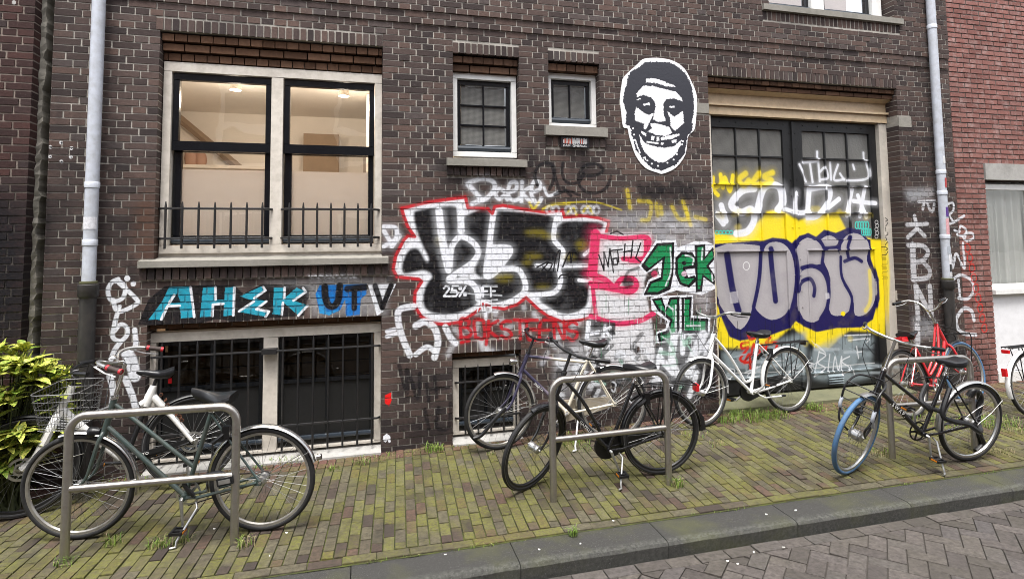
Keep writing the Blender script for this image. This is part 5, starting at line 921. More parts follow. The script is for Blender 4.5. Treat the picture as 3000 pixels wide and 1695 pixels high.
# ------------------------------------------------------------------ bicycles
def paintm(name, c, rough=.28, dirt=.15): return plain(name, c, rough, vary=.08, dirt=dirt, dirtc=(.12, .10, .08), coat=.4)
M_RUB = plain('tyre_rubber', (.009, .009, .010), .7, bump=.002, dirt=.22, dirtc=(.05, .046, .04)); M_BLUET = plain('blue_tyre_rubber', (.05, .135, .27), .7, dirt=.6, dirtc=(.10, .125, .15), bump=.002)
M_ALU = plain('dull_aluminium', (.52, .52, .51), .34, .9, dirt=.3); M_CHR = plain('chromed_steel', (.58, .57, .55), .2, .95, dirt=.35, dirtc=(.16, .13, .1)); M_SPK = plain('spoke_wire', (.22, .22, .22), .45, .8); M_BLKP = plain('black_plastic', (.007, .007, .008), .42); M_SADD = plain('black_saddle', (.009, .0095, .011), .36, bump=.001); M_BLKF = paintm('black_frame', (.006, .006, .007), .28, .05); M_CHN = plain('oily_chain', (.06, .05, .045), .5, .7)
M_REFL = plain('red_reflector', (.55, .01, .015), .18); M_AMB = plain('amber_reflector', (.6, .2, .02), .25); M_GRIP = plain('brown_grip', (.035, .022, .018), .7); M_GRED = plain('red_tape', (.45, .02, .03), .5); M_RIM = plain('worn_rim', (.40, .385, .36), .38, .75, dirt=.4); M_WHTP = plain('white_plastic', (.7, .7, .7), .4)
M_GREEN = paintm('grey_green_frame', (.042, .066, .062), .38, .35); M_WHT = paintm('white_frame', (.74, .74, .73), .25); M_REDF = paintm('red_frame', (.55, .022, .03), .25); M_EBW = paintm('white_ebike_frame', (.72, .71, .68), .3, .3)
def purple_cream():
    t = NT('purple_to_cream_frame'); s = t.n('SeparateXYZ', i0=t.obj()); f = t.ramp(s.outputs[0], [(.52, (.58, .53, .43)), (.62, (.20, .17, .21)), (.72, (.036, .032, .062))]); return t.set(Base__Color=f, Roughness=.3)
M_SPARTA = purple_cream()
V3 = lambda *a: Vector(a)
def rot_about(p0, axis, ang): return Matrix.Translation(p0) @ Matrix.Rotation(ang, 4, axis) @ Matrix.Translation(-p0)
def lettering(txt, size, m, parent, mat4):
    cu = bpy.data.curves.new('lettering', 'FONT'); cu.body = txt; cu.size = size; cu.extrude = .0006; cu.align_x = 'CENTER'; cu.align_y = 'CENTER'; cu.materials.append(m); cu.resolution_u = 2
    tmp = bpy.data.objects.new('lettering_curve', cu); me = bpy.data.meshes.new_from_object(tmp); bpy.data.objects.remove(tmp); me.materials.clear(); me.materials.append(m)
    o = link('lettering', me, parent); o.matrix_local = mat4; return o
def wheel(parent, c, R, tyre, rim, xf, hub=.018, nsp=32, disc=0, line=None, hubm=None):
    m = MB(xf); r_ = .019; m.lathe(c, (0, 1, 0), [(R - r_ + r_ * math.cos(a), r_ * math.sin(a)) for a in np.linspace(0, 2 * math.pi, 10, endpoint=False)], 56); w_ = m.build('wheel', tyre, parent, True); w_['label'] = 'spoked bicycle wheel with its tyre'
    m = MB(xf); m.lathe(c, (0, 1, 0), [(R - .028, -.013), (R - .028, .013), (R - .048, .011), (R - .054, 0), (R - .048, -.011)], 56); m.build('rim', rim, w_, True)
    m = MB(xf)
    for k in range(nsp):
        a = 2 * math.pi * k / nsp; s = 1 if k % 2 else -1; b = a + (.5 if (k // 2) % 2 else -.5); C = Vector(c); m.tube([C + V3(math.cos(b) * .03, s * .028, math.sin(b) * .03), C + V3(math.cos(a) * (R - .05), 0, math.sin(a) * (R - .05))], .0010, 4, cap=False)
    m.build('spokes', M_SPK, w_)
    m = MB(xf); m.lathe(c, (0, 1, 0), [(.001, -.065), (.008, -.065), (.008, -.05), (hub, -.045), (.032, -.032), (.032, -.027), (hub, -.022), (hub, .022), (.032, .027), (.032, .032), (hub, .045), (.008, .05), (.008, .065), (.001, .065)], 20, closed=False); m.build('hub', hubm or M_ALU, w_, True)
    if line is not None:
        m = MB(xf)
        for s in (-1, 1): m.lathe(c, (0, 1, 0), [(R - .014, s * .0182), (R - .010, s * .0172)], 56, closed=False)
        m.build('reflex_line', line, w_)
    if disc:
        m = MB(xf); m.lathe(c, (0, 1, 0), [(.03, disc - .001), (.045, disc - .001), (.045, disc + .001), (.03, disc + .001)], 28); m.lathe(c, (0, 1, 0), [(.064, disc - .001), (.082, disc - .001), (.082, disc + .001), (.064, disc + .001)], 28)
        for k in range(8): a = k * math.pi / 4; m.tube([Vector(c) + V3(math.cos(a) * .043, disc, math.sin(a) * .043), Vector(c) + V3(math.cos(a + .35) * .066, disc, math.sin(a + .35) * .066)], .003, 4)
        m.build('brake_disc', M_ALU, w_)
    return w_
def fender(parent, c, R, a0, a1, m_, xf, stays=(), width=.027, side_m=None):
    m = MB(xf); P = [(R + .006, -width), (R + .015, -width * .75), (R + .020, 0), (R + .015, width * .75), (R + .006, width), (R + .0165, 0)]
    m.lathe(c, (0, 1, 0), P, 34, -rad(a1), -rad(a0)); f = m.build('mudguard', m_, parent, True)
    if stays:
        m = MB(xf)
        for st in stays:
            C = Vector(c); e = V3(math.cos(rad(st)) * (R + .012), 0, math.sin(rad(st)) * (R + .012))
            for s in (-1, 1): m.tube([C + V3(0, s * .06, 0), C + e * .5 + V3(0, s * .055, 0), C + e + V3(0, s * width, 0)], .0024, 5)
        m.build('stay', side_m or M_CHR, f)
    return f
def saddle(parent, c, tilt=0.0, L=.25, W_=.085, m_=None, cover=False):
    m = MB(Matrix.Translation(Vector(c)) @ Matrix.Rotation(tilt, 4, 'Y')); N = 9; K = 12; vs_ = []
    for i in range(N + 1):
        s = i / N; x = L * (.58 - s); hw = .018 + (W_ - .018) * (1 / (1 + math.exp(-(s - .56) * 9))) if s < .93 else W_ * .8; zt = .012 * math.cos(s * 5.2) + .012 * s - .004; th = .040 + .048 * s + (.02 if cover else 0)
        if i == 0: hw *= .5; th *= .6
        if i == N: th *= .7
        for k in range(K):
            a = 2 * math.pi * k / K; ca, sa = math.cos(a), math.sin(a); vs_.append((x, hw * (abs(ca) ** .75) * (1 if ca > 0 else -1), zt - th * .45 + (th * .5) * sa * (1.0 if sa > 0 else 1.1) - (.012 * (1 - abs(ca)) if sa > .5 and s > .6 else 0)))
    fs = [(i * K + k, i * K + (k + 1) % K, i * K + K + (k + 1) % K, i * K + K + k) for i in range(N) for k in range(K)] + [tuple(range(K - 1, -1, -1)), tuple(range(N * K, N * K + K))]
    m.add(vs_, [tuple(reversed(f)) for f in fs]); o = m.build('saddle', m_ or M_SADD, parent, True)
    r_ = MB(Matrix.Translation(Vector(c)) @ Matrix.Rotation(tilt, 4, 'Y'))
    for s in (-1, 1): r_.tube([(.11, s * .015, -.03), (.02, s * .022, -.055), (-.05, s * .025, -.055), (-.09, s * .03, -.03)], .0035, 6)
    r_.build('saddle_rails', M_CHR, o); return o
def bike(name, label, rear_px, front_px, cfg):
    g0, g1 = Vector(G(*rear_px)), Vector(G(*front_px)); d = g1 - g0; hd = cfg.get('hdg'); hd = math.atan2(d.y, d.x) if hd is None else rad(hd); R = cfg.get('R', .343); wb = cfg.get('wb') or math.hypot(d.x, d.y)
    root = empty(name, g0, label, 'bicycle', 'parked bicycles'); root.rotation_mode = 'XYZ'
    fx, fy = g0.x + math.cos(hd) * wb, g0.y + math.sin(hd) * wb; pitch = math.atan2(ground_z(fx, fy) - g0.z, wb)
    root.matrix_local = Matrix.Translation(g0) @ Matrix.Rotation(hd, 4, 'Z') @ Matrix.Rotation(-pitch, 4, 'Y') @ Matrix.Rotation(rad(cfg.get('lean', 0)), 4, 'X')
    ha = rad(cfg.get('ha', 68)); ax = V3(-math.cos(ha), 0, math.sin(ha)); fw = V3(math.sin(ha), 0, math.cos(ha)); RA, FA = V3(0, 0, R), V3(wb, 0, R); A0 = FA - fw * .055
    HB = A0 + ax * (R + .055); HT = HB + ax * cfg.get('hl', .19); BB = V3(cfg.get('bbx', .45), 0, cfg.get('bbz', .28)); sa = rad(cfg.get('sa', 70)); sd = V3(-math.cos(sa), 0, math.sin(sa)); ST = BB + sd * cfg.get('stl', .50); SD = BB + sd * cfg.get('sdl', .66)
    SX = rot_about(HB, ax, rad(cfg.get('steer', 0))); fm = cfg['fm']; K = dict(RA=RA, FA=FA, HB=HB, HT=HT, BB=BB, ST=ST, SD=SD, ax=ax, sd=sd, wb=wb, R=R, SX=SX)
    # frame
    m = MB(); tr = cfg.get('tr', .0165); m.tube([HB - ax * .012, HT + ax * .008], tr * 1.25, 12); m.tube([BB - V3(0, .037, 0), BB + V3(0, .037, 0)], .022, 12); (m if not cfg.get('seatm') else MB()).tube([BB, ST + sd * .01], tr * .95, 10)
    stays_m = cfg.get('stays', fm) if cfg.get('stays') else fm; ms = m if stays_m is fm else MB()
    for s in (-1, 1):
        ms.tube([BB + V3(-.02, s * .028, 0), BB + V3(-.10, s * .04, .005), RA + V3(.02, s * .058, 0)], .0105, 8)
        if cfg.get('seatstays', True): ms.tube([ST + V3(-.008, s * .016, -.015), ST.lerp(RA, .3) + V3(0, s * .04, 0), RA + V3(.005, s * .058, .01)], .0075, 8)
        ms.obox(RA + V3(.012, s * .058, 0), (.022, 0, 0), (0, .003, 0), (0, 0, .018))
    cfg['tubes'](m, K); fr = m.build('frame', fm, root, True)
    if ms is not m: ms.build('rear_stays', stays_m, root, True)
    for q in cfg.get('letters', []): q(fr, K)
    # fork
    m = MB(SX); ffm = cfg.get('fork', fm); m.tube([HB - ax * .045, HB - ax * .008], .022, 10)
    for s in (-1, 1): m.tube(crom([HB + V3(0, s * .018, 0) - ax * .02, HB - ax * .07 + V3(0, s * .047, 0), A0 + ax * .20 + V3(0, s * .055, 0), A0 + ax * .09 + fw * .006 + V3(0, s * .056, 0), FA + V3(-.004, s * .057, 0)], 4), [cfg.get('forkr', .013)] * 9 + [cfg.get('forkr', .013) - .0008 * i for i in range(8)], 8)
    m.build('fork', ffm, root, True)
    fx_ = wheel(root, FA, R, cfg.get('tyre_f', M_RUB), cfg.get('rim', M_RIM), SX, hub=cfg.get('hubf', .018), disc=cfg.get('discf', 0), line=cfg.get('line'), nsp=cfg.get('nsp', 32))
    wheel(root, RA, R, cfg.get('tyre_r', M_RUB), cfg.get('rim', M_RIM), None, hub=cfg.get('hubr', .028), disc=cfg.get('discr', 0), line=cfg.get('line'), nsp=cfg.get('nsp', 32))
    if cfg.get('ff'): fender(root, FA, R, cfg.get('ffa', (65, 195))[0], cfg.get('ffa', (65, 195))[1], cfg['ff'], SX, cfg.get('ffs', (175,)), side_m=cfg.get('stm'))
    if cfg.get('fr'): fender(root, RA, R, cfg.get('fra', (-15, 165))[0], cfg.get('fra', (-15, 165))[1], cfg['fr'], None, cfg.get('frs', (150,)), side_m=cfg.get('stm'))
    # saddle and post
    m = MB(); m.tube([ST - sd * .02, SD - sd * .03], .0135, 10); m.build('seat_post', cfg.get('post', M_CHR), root, True); m = MB(); m.lathe(ST + sd * .012, sd, [(.0145, -.014), (.022, -.012), (.022, .012), (.0145, .014)], 14); m.build('seat_clamp', cfg.get('post', M_CHR), root, True)
    so = saddle(root, SD + V3(.01, 0, 0), rad(cfg.get('tilt', 0)), cfg.get('sL', .26), cfg.get('sW', .088), cfg.get('sm'), cfg.get('cover', False))
    # stem and bars
    st = cfg.get('st', .12); fwd = cfg.get('fwd', .05); C = HT + ax * st + V3(fwd, 0, 0); m = MB(SX); m.tube([HT - ax * .02, HT + ax * (st - .01), HT + ax * st + V3(.008, 0, .006), C], .0125, 10); m.lathe(HT + ax * .008, ax, [(.015, -.012), (.024, -.01), (.024, .01), (.015, .012)], 14); m.build('stem', cfg.get('stemm', M_CHR), root, True)
    m = MB(SX); hb = cfg.get('bar'); bars = []
    for s in (-1, 1): bars.append(crom([C + V3(x, s * y, z) for x, y, z in hb], 5))
    m.tube(bars[0][::-1] + bars[1][1:], .0112, 10); bo = m.build('handlebar', cfg.get('barm', M_ALU), root, True)
    for b in bars:
        e = b[-1]; e0 = b[-1] + (b[-5] - b[-1]) * (cfg.get('gl', .115) / max(np.linalg.norm(b[-5] - b[-1]), 1e-6)); L_ = np.array(e) - e0; m = MB(SX); m.tube([e0, e0 + L_ * .05, e0 + L_ * .5, e0 + L_ * .93, e0 + L_], [.014, .0165, .016, .0172, .0165], 12); go = m.build('grip', cfg.get('grip', M_BLKP), bo, True)
        if cfg.get('redtape'):
            for f_ in (.08, .86): m = MB(SX); m.tube([e0 + L_ * f_, e0 + L_ * (f_ + .14)], .0175, 12); m.build('tape', M_GRED, go, True)
    if cfg.get('lever', True):
        for b in bars[:cfg.get('nlev', 2)]:
            k_ = len(b) * 2 // 3; p0 = Vector(b[k_]); p1 = Vector(b[-1]); m = MB(SX); m.tube([p0, p0 + V3(.035, 0, -.012), p0.lerp(p1, .45) + V3(.035, 0, -.03), p1 + V3(.035, 0, -.03)], [.008, .006, .005, .0045], 6); m.build('brake_lever', cfg.get('levm', M_ALU), bo, True)
            m = MB(SX); e_ = HB + ax * .02 + V3(.03, 0, 0); mid = (p0 + e_) / 2 + V3(.08, (p0.y) * .15, .02); m.tube(crom([p0 + V3(.03, 0, -.012), p0 + V3(.10, -p0.y * .25, -.02), mid, e_], 5), .0026, 5, cap=False); m.build('brake_cable', M_BLKP, bo)
    if cfg.get('bell'): m = MB(SX); bp = Vector(bars[cfg['bell'] - 1][4]) + V3(-.01, 0, .03); m.lathe(bp, (0, 0, 1), [(.001, .022), (.014, .019), (.024, .008), (.027, 0), (.001, 0)], 16); m.build('bell', M_CHR, bo, True)
    # drive
    cr = rad(cfg.get('crank', -80)); side = -1
    if cfg.get('case'):
        m = MB(); pl = [(math.cos(a) * .098 + BB.x, math.sin(a) * .098 + BB.z) for a in np.linspace(rad(75), rad(285), 12)]; pl = [(2 * BB.x - x, z) for x, z in pl][::1]; rr = [(RA.x - .01 + math.cos(a) * .045, RA.z + math.sin(a) * .045) for a in np.linspace(rad(270), rad(90), 7)]
        hull = [(BB.x + math.cos(a) * .1, BB.z + math.sin(a) * .1) for a in np.linspace(rad(100), rad(-100), 14)] + [(RA.x + .03 + math.cos(a) * .05, RA.z + math.sin(a) * .05) for a in np.linspace(rad(-100), rad(-260), 10)]
        m.prism(hull[::-1], -.062, -.036); m.build('chain_case', cfg['case'], root, True)
    else:
        m = MB(); m.lathe(BB + V3(0, -.045, 0), (0, 1, 0), [(.07, -.002), (.083, -.002), (.083, .002), (.07, .002)], 34); m.lathe(BB + V3(0, -.045, 0), (0, 1, 0), [(.001, -.003), (.022, -.003), (.022, .003), (.001, .003)], 20)
        for k in range(5): a = k * 1.2566; m.obox(BB + V3(math.cos(a) * .046, -.045, math.sin(a) * .046), (math.cos(a) * .028, 0, math.sin(a) * .028), (0, .002, 0), (-math.sin(a) * .008, 0, math.cos(a) * .008))
        m.build('chainring', cfg.get('ringm', M_ALU), root); m = MB(); m.tube([BB + V3(0, -.045, .084), RA + V3(0, -.045, .034)], .0045, 5); m.tube([BB + V3(0, -.045, -.084), RA + V3(0, -.045, -.034)], .0045, 5); m.lathe(RA + V3(0, -.045, 0), (0, 1, 0), [(.026, -.002), (.036, -.002), (.036, .002), (.026, .002)], 20); m.build('chain', M_CHN, root)
        if cfg.get('guard'):
            m = MB(); m.obox((BB + RA) / 2 + V3(.05, -.05, .075), ((BB - RA) * .45), (0, .012, 0), (0, 0, .006)); m.build('chain_guard', cfg['guard'], root)
    for s, a in ((1, cr), (-1, cr + math.pi)):
        E_c = BB + V3(math.cos(a) * .165, s * .075, math.sin(a) * .165); m = MB(); m.tube([BB + V3(0, s * .045, 0), BB + V3(0, s * .06, 0), E_c], [.013, .012, .009], 8); m.tube([E_c, E_c + V3(0, s * .02, 0)], .006, 6); co = m.build('crank', cfg.get('crm', M_ALU), root, True)
        m = MB(); pc = E_c + V3(0, s * .062, 0); m.obox(pc + V3(.032, 0, 0), (.007, 0, 0), (0, .043, 0), (0, 0, .011)); m.obox(pc - V3(.032, 0, 0), (.007, 0, 0), (0, .043, 0), (0, 0, .011)); m.obox(pc, (.03, 0, 0), (0, .012, 0), (0, 0, .008)); m.obox(pc + V3(0, .037, 0), (.03, 0, 0), (0, .005, 0), (0, 0, .009)); m.obox(pc - V3(0, .037, 0), (.03, 0, 0), (0, .005, 0), (0, 0, .009)); po = m.build('pedal', M_BLKP, root)
        [MB().obox(pc + V3(.040 * q_, 0, 0), (.0015, 0, 0), (0, .026, 0), (0, 0, .006)).build('reflector', M_AMB, po) for q_ in (-1, 1)]
    if cfg.get('kick') == 'down': lz = math.tan(rad(cfg.get('lean', 0))); e = BB + V3(-.10, .0, -.03); m = MB(); f_ = V3(BB.x - .03, .19, .19 * math.tan(rad(-cfg.get('lean', 0))) + .008); m.tube([e + V3(.02, .02, 0), e + V3(0, .05, -.03), f_ + V3(0, -.012, .03), f_, f_ + V3(.03, .015, 0)], [.008, .008, .008, .009, .008], 8); m.build('kickstand', cfg.get('kickm', M_ALU), root, True)
    if cfg.get('kick') == 'up': e = BB + V3(-.07, .05, -.03); m = MB(); m.tube([e + V3(.02, -.02, .03), e, e + V3(-.05, .02, -.03), e + V3(-.27, .03, -.035)], .008, 8); m.build('kickstand', cfg.get('kickm', M_ALU), root, True); m = MB(); m.tube([e + V3(-.26, .03, -.035), e + V3(-.315, .03, -.035)], .011, 8); m.build('kickstand_foot', M_BLKP, root, True)
    for q in cfg.get('extra', []): q(root, K)
    return root
def carrier(m_, z=.42, L=.40, x0=.10, w_=.06):
    def fn(root, K):
        R, RA = K['R'], K['RA']; m = MB(); zt = R + z - .0; zt = R * 2 + .05
        for y in (-w_, -w_ * .35, w_ * .35, w_): m.tube([(x0, y * .8, zt + .005), (-.15, y, zt), (-L + .12, y, zt), (-L + .1, y * .8, zt - .01)], .0045, 6)
        for x in (x0 - .02, -.05, -.17, -L + .11): m.tube([(x, -w_, zt), (x, w_, zt)], .0045, 6)
        for s in (-1, 1): m.tube([(-.17, s * w_, zt), (-.02, s * .066, R + .02)], .005, 6); m.tube([(-.03, s * w_, zt), (.0, s * .066, R + .02)], .005, 6); m.tube([(x0, s * w_ * .6, zt), K['ST'] + V3(0, s * .02, -.03)], .0045, 6)
        m.build('carrier', m_, root, True)
    return fn
def tail_light(x, z, m_=M_REFL, sz=(.018, .03, .02), hm_=None):
    def fn(root, K): m = MB(); m.obox(V3(x, 0, z), (sz[0], 0, 0), (0, sz[1], 0), (0, 0, sz[2])); m.build('tail_light', m_, root)
    return fn
def fender_light(root, K): R = K['R']; m = MB(); a = rad(160); c = K['RA'] + V3(math.cos(a) * (R + .035), 0, math.sin(a) * (R + .035)); m.tube([c, c + V3(-.028, 0, .005)], [.022, .02], 12); m.build('tail_light', M_CHR, root, True)
def ring_lock(m_=M_BLKP):
    def fn(root, K): c = K['ST'].lerp(K['RA'], .30); m = MB(); u = (K['RA'] - K['ST']).normalized(); n_ = V3(u.z, 0, -u.x); m.tube([c + V3(0, .07 * math.cos(a), 0) + n_ * (.08 * math.sin(a) - .05) for a in np.linspace(-.4, math.pi + .4, 14)], .015, 8); m.obox(c + V3(0, .045, 0) + n_ * .02, (.022, 0, 0), (0, .02, 0), (0, 0, .045)); m.build('ring_lock', m_, root, True)
    return fn
def headlight(c, m_=M_CHR, r_=.032):
    def fn(root, K): m = MB(K['SX']); p = K['HB'] + V3(*c); m.lathe(p, (1, 0, 0), [(.001, -.05), (r_ * .6, -.045), (r_ * .95, -.01), (r_, .02), (r_ * .9, .026), (.001, .028)], 18, closed=False); m.tube([p + V3(-.02, 0, -.01), K['HB'] + V3(.02, 0, .0)], .005, 6); m.build('headlight', m_, root, True)
    return fn
def on_tube(a, b, f_, off, yaw=0):                        # placement of lettering on the near (left) side of a tube
    a, b = Vector(a), Vector(b); u = (b - a).normalized(); n_ = V3(0, 1, 0); v = n_.cross(u); c = a.lerp(b, f_) + n_ * off
    return Matrix(((u.x, v.x, n_.x, c.x), (u.y, v.y, n_.y, c.y), (u.z, v.z, n_.z, c.z), (0, 0, 0, 1)))
M_LETW = plain('white_lettering', (.7, .7, .68), .4); M_LETD = plain('dark_lettering', (.05, .05, .06), .4)
SWEPT = [(0, 0, 0), (.02, .07, .004), (.05, .15, .03), (.01, .23, .055), (-.10, .275, .045), (-.215, .29, .03)]
WIDE = [(0, 0, 0), (.01, .07, .004), (.03, .15, .02), (.02, .21, .03), (-.03, .26, .03), (-.11, .30, .02)]
GBAR = [(0, 0, 0), (.03, .05, .012), (.05, .12, .04), (.02, .20, .05), (-.06, .255, .035), (-.16, .285, .01)]
FLAT = [(0, 0, 0), (-.005, .08, .0), (-.02, .17, .012), (-.06, .25, .02), (-.115, .305, .018)]
HIGH = [(0, 0, 0), (.03, .05, .02), (.05, .12, .09), (.0, .20, .135), (-.09, .245, .13), (-.2, .265, .115)]
# 1 grey-green ladies' bicycle with basket
def t_green(m, K):
    m.tube([K['HT'] - K['ax'] * .03, K['BB'] + K['sd'] * .20], .0135, 10); m.tube([K['HB'] + K['ax'] * .02, K['BB']], .0155, 10)
def basket(root, K):
    SX = K['SX']; m = MB(SX); c = K['HB'] + V3(.22, 0, .10); hx, hy, z0, z1 = .14, .18, -.05, .19; taper = .82; rr_ = .05
    def loop(z, f_): 
        P = []
        for sx, sy, a0 in ((1, 1, 0), (-1, 1, 90), (-1, -1, 180), (1, -1, 270)):
            for a in (0, 30, 60, 90): A = rad(a0 + a); P.append(c + V3(sx * (hx * f_ - rr_) + rr_ * math.cos(A), sy * (hy * f_ - rr_) + rr_ * math.sin(A), z))
        return P
    L = [loop(z0 + (z1 - z0) * i / 5, taper + (1 - taper) * i / 5) for i in range(6)]
    for i, P in enumerate(L): m.tube(P, .0038 if i == 5 else .002, 6, closed=True)
    b = m.build('basket', M_SPK, root, True); m = MB(SX); top, bot = L[5], L[0]; n = len(top)
    for i in range(n):
        for f_ in (0, .5): 
            a, e = top[i].lerp(top[(i + 1) % n], f_), bot[i].lerp(bot[(i + 1) % n], f_)
            if f_ == 0 or (a - top[i]).length > .03: m.tube([a, e], .0014, 4)
            if (top[(i + 1) % n] - top[i]).length > .08:
                for q in (.12, .25, .37, .62, .75, .88): m.tube([top[i].lerp(top[(i + 1) % n], q), bot[i].lerp(bot[(i + 1) % n], q)], .0014, 4)
    for q in np.linspace(-.85, .85, 9): m.tube([c + V3(-hx * taper, hy * taper * q, z0), c + V3(hx * taper, hy * taper * q, z0)], .0014, 4)
    m.tube([c + V3(-hx * .8, .03, 0), K['HT'] + V3(.02, .01, -.05)], .006, 6); m.tube([c + V3(-hx * .8, -.03, 0), K['HT'] + V3(.02, -.01, -.05)], .006, 6); m.build('wires', M_SPK, b)
def cable_lock(root, K):
    m = MB(); m.tube(crom([K['BB'] + V3(-.08, .05, .02), K['BB'] + V3(-.02, .06, .12), K['BB'] + V3(-.16, .07, .16), K['BB'] + V3(-.27, .10, .19), K['BB'] + V3(-.33, .14, .17)], 5), .014, 8); lk = m.build('cable_lock', M_BLKP, root, True); m = MB(); m.obox(K['BB'] + V3(-.33, .165, .165), (.05, .0, -.008), (0, .018, 0), (.004, 0, .024)); m.build('lock_body', M_SADD, lk, True)
    m = MB(); m.obox(K['BB'] + V3(-.33, .186, .165), (.036, 0, -.006), (0, .003, 0), (.002, 0, .013)); m.build('lock_badge', M_ALU, lk)
bike('bicycle', "grey-green lady's bicycle with silver wire basket and red-banded brown grips", (770, 1553), (245, 1577), dict(R=.350, wb=1.185, ha=74, fm=M_GREEN, tubes=t_green, ff=M_CHR, fr=M_CHR, ffa=(72, 192), fra=(-12, 163), bar=GBAR, st=.25, fwd=.045, hl=.205, redtape=True, grip=M_GRIP, bell=2, cover=True, sW=.105, sL=.28, tilt=-7, sdl=.725, stl=.585, sa=73, bbx=.508, bbz=.255, kick='down', lean=-3, crank=-97, steer=4, levm=M_WHTP, nlev=2,
     extra=[basket, cable_lock, fender_light, headlight((.075, .0, -.02), M_SADD, .036), ring_lock()]))
# 2 white electric bicycle behind it
def t_ebike(m, K):
    m.tube([K['HB'] + K['ax'] * .02, K['HB'].lerp(K['BB'], .5), K['BB'] + V3(.03, 0, .02)], [.034, .03, .026], 12)
def eb_extra(root, K):
    m = MB(); c = K['ST']; m.tube([c + K['sd'] * .04, c - K['sd'] * .05, c - K['sd'] * .12], [.024, .036, .03], 12); m.tube([c + V3(-.01, 0, -.05), c.lerp(K['RA'], .5) + V3(0, .045, 0), K['RA'] + V3(.0, .062, .01)], [.03, .018, .014], 10); m.tube([c + V3(-.01, 0, -.05), c.lerp(K['RA'], .5) + V3(0, -.045, 0), K['RA'] + V3(0, -.062, .01)], [.03, .018, .014], 10); m.tube([c + V3(0, 0, -.06), c + V3(.075, 0, -.10)], [.03, .026], 10); m.build('seat_lug', M_EBW, root, True)
    m = MB(); m.tube([K['BB'], c - K['sd'] * .10], .018, 10); m.build('seat_tube', M_BLKP, root, True); m = MB()
    for i in range(9): p = c.lerp(K['RA'], .12 + .07 * i) + V3(-.03 - .012 * math.sin(i * 1.4), .05, .02 - .03 * math.sin(i * .5)); m.lathe(p, (1, .4, .6) if i % 2 else (.3, 1, -.2), [(.009, -.003), (.015, -.003), (.015, .003), (.009, .003)], 10)
    m.build('rusty_chain', plain('rusty_steel', (.13, .05, .025), .7, .3), root, True)
    m = MB(); m.obox((K['BB'] + K['RA']) / 2 + V3(0, .055, .02), (K['BB'] - K['RA']) * .42, (0, .008, 0), (0, 0, .018)); cv = m.build('chain_cover', M_BLKP, root); lettering('MUTO', .03, M_LETW, cv, on_tube(K['BB'] + V3(0, 0, .02), K['RA'] + V3(0, 0, .02), .25, .065))
bike('bicycle', 'white electric bicycle with black wheels wedged between the bush and the cellar window', (560, 1420), (62, 1516), dict(R=.35, wb=1.075, hdg=-165, seatm=M_BLKP, forkr=.030, fm=M_EBW, stays=M_BLKP, seatstays=False, tubes=t_ebike, fork=M_EBW, rim=M_BLKP, line=M_SPK, ff=M_BLKP, fr=M_BLKP, fra=(20, 175), bar=FLAT, barm=M_BLKP, stemm=M_BLKP, post=M_BLKP, sdl=.70, stl=.53, sa=72, tr=.022, discf=.05, discr=.05, levm=M_BLKP, lean=2, crank=10, steer=4, nsp=28, crm=M_BLKP, sW=.072,
     extra=[eb_extra, lambda r, K: tail_light(K['SD'].x - .07, K['SD'].z - .10, M_REFL, (.012, .012, .02))(r, K)]))
# 3 purple and cream bicycle by the wall
def t_diamond(m, K): m.tube([K['HT'] - K['ax'] * .03, K['ST'] - K['sd'] * .03], .0145, 10); m.tube([K['HB'] + K['ax'] * .025, K['BB']], .0165, 10)
bike('bicycle', 'purple bicycle fading to cream at the rear, standing against the graffiti wall', (1800, 1290), (1480, 1316), dict(R=.352, wb=1.10, ha=66, fm=M_SPARTA, tubes=t_diamond, ff=M_CHR, fr=M_CHR, ffa=(80, 192), fra=(0, 150), bar=FLAT, barm=M_BLKP, stemm=M_BLKP, st=.16, fwd=.02, stl=.53, sdl=.73, sa=64, bbx=.463, bbz=.30, hl=.18, lean=2, case=plain('beige_chain_case', (.30, .26, .20), .5), crank=-30, steer=16, kick='down', kickm=M_WHTP,
     letters=[lambda fr, K: lettering('SPARTA', .032, M_LETW, fr, on_tube(K['HB'], K['BB'], .38, .018)), lambda fr, K: lettering('SPARTA', .03, M_LETD, fr, on_tube(K['BB'], K['ST'], .72, .017))],
     extra=[headlight((.09, 0, .10)), ring_lock(M_BLKP), lambda r, K: (lambda m: (m.tube(crom([K['FA'] + V3(-.03, .06, .05), K['FA'] + V3(.10, .065, -.06), K['FA'] + V3(.20, .05, -.17), K['FA'] + V3(.27, .03, -.20)], 5), .017, 8), m.build('folding_lock', M_BLKP, r, True)))(MB(K['SX']))]))
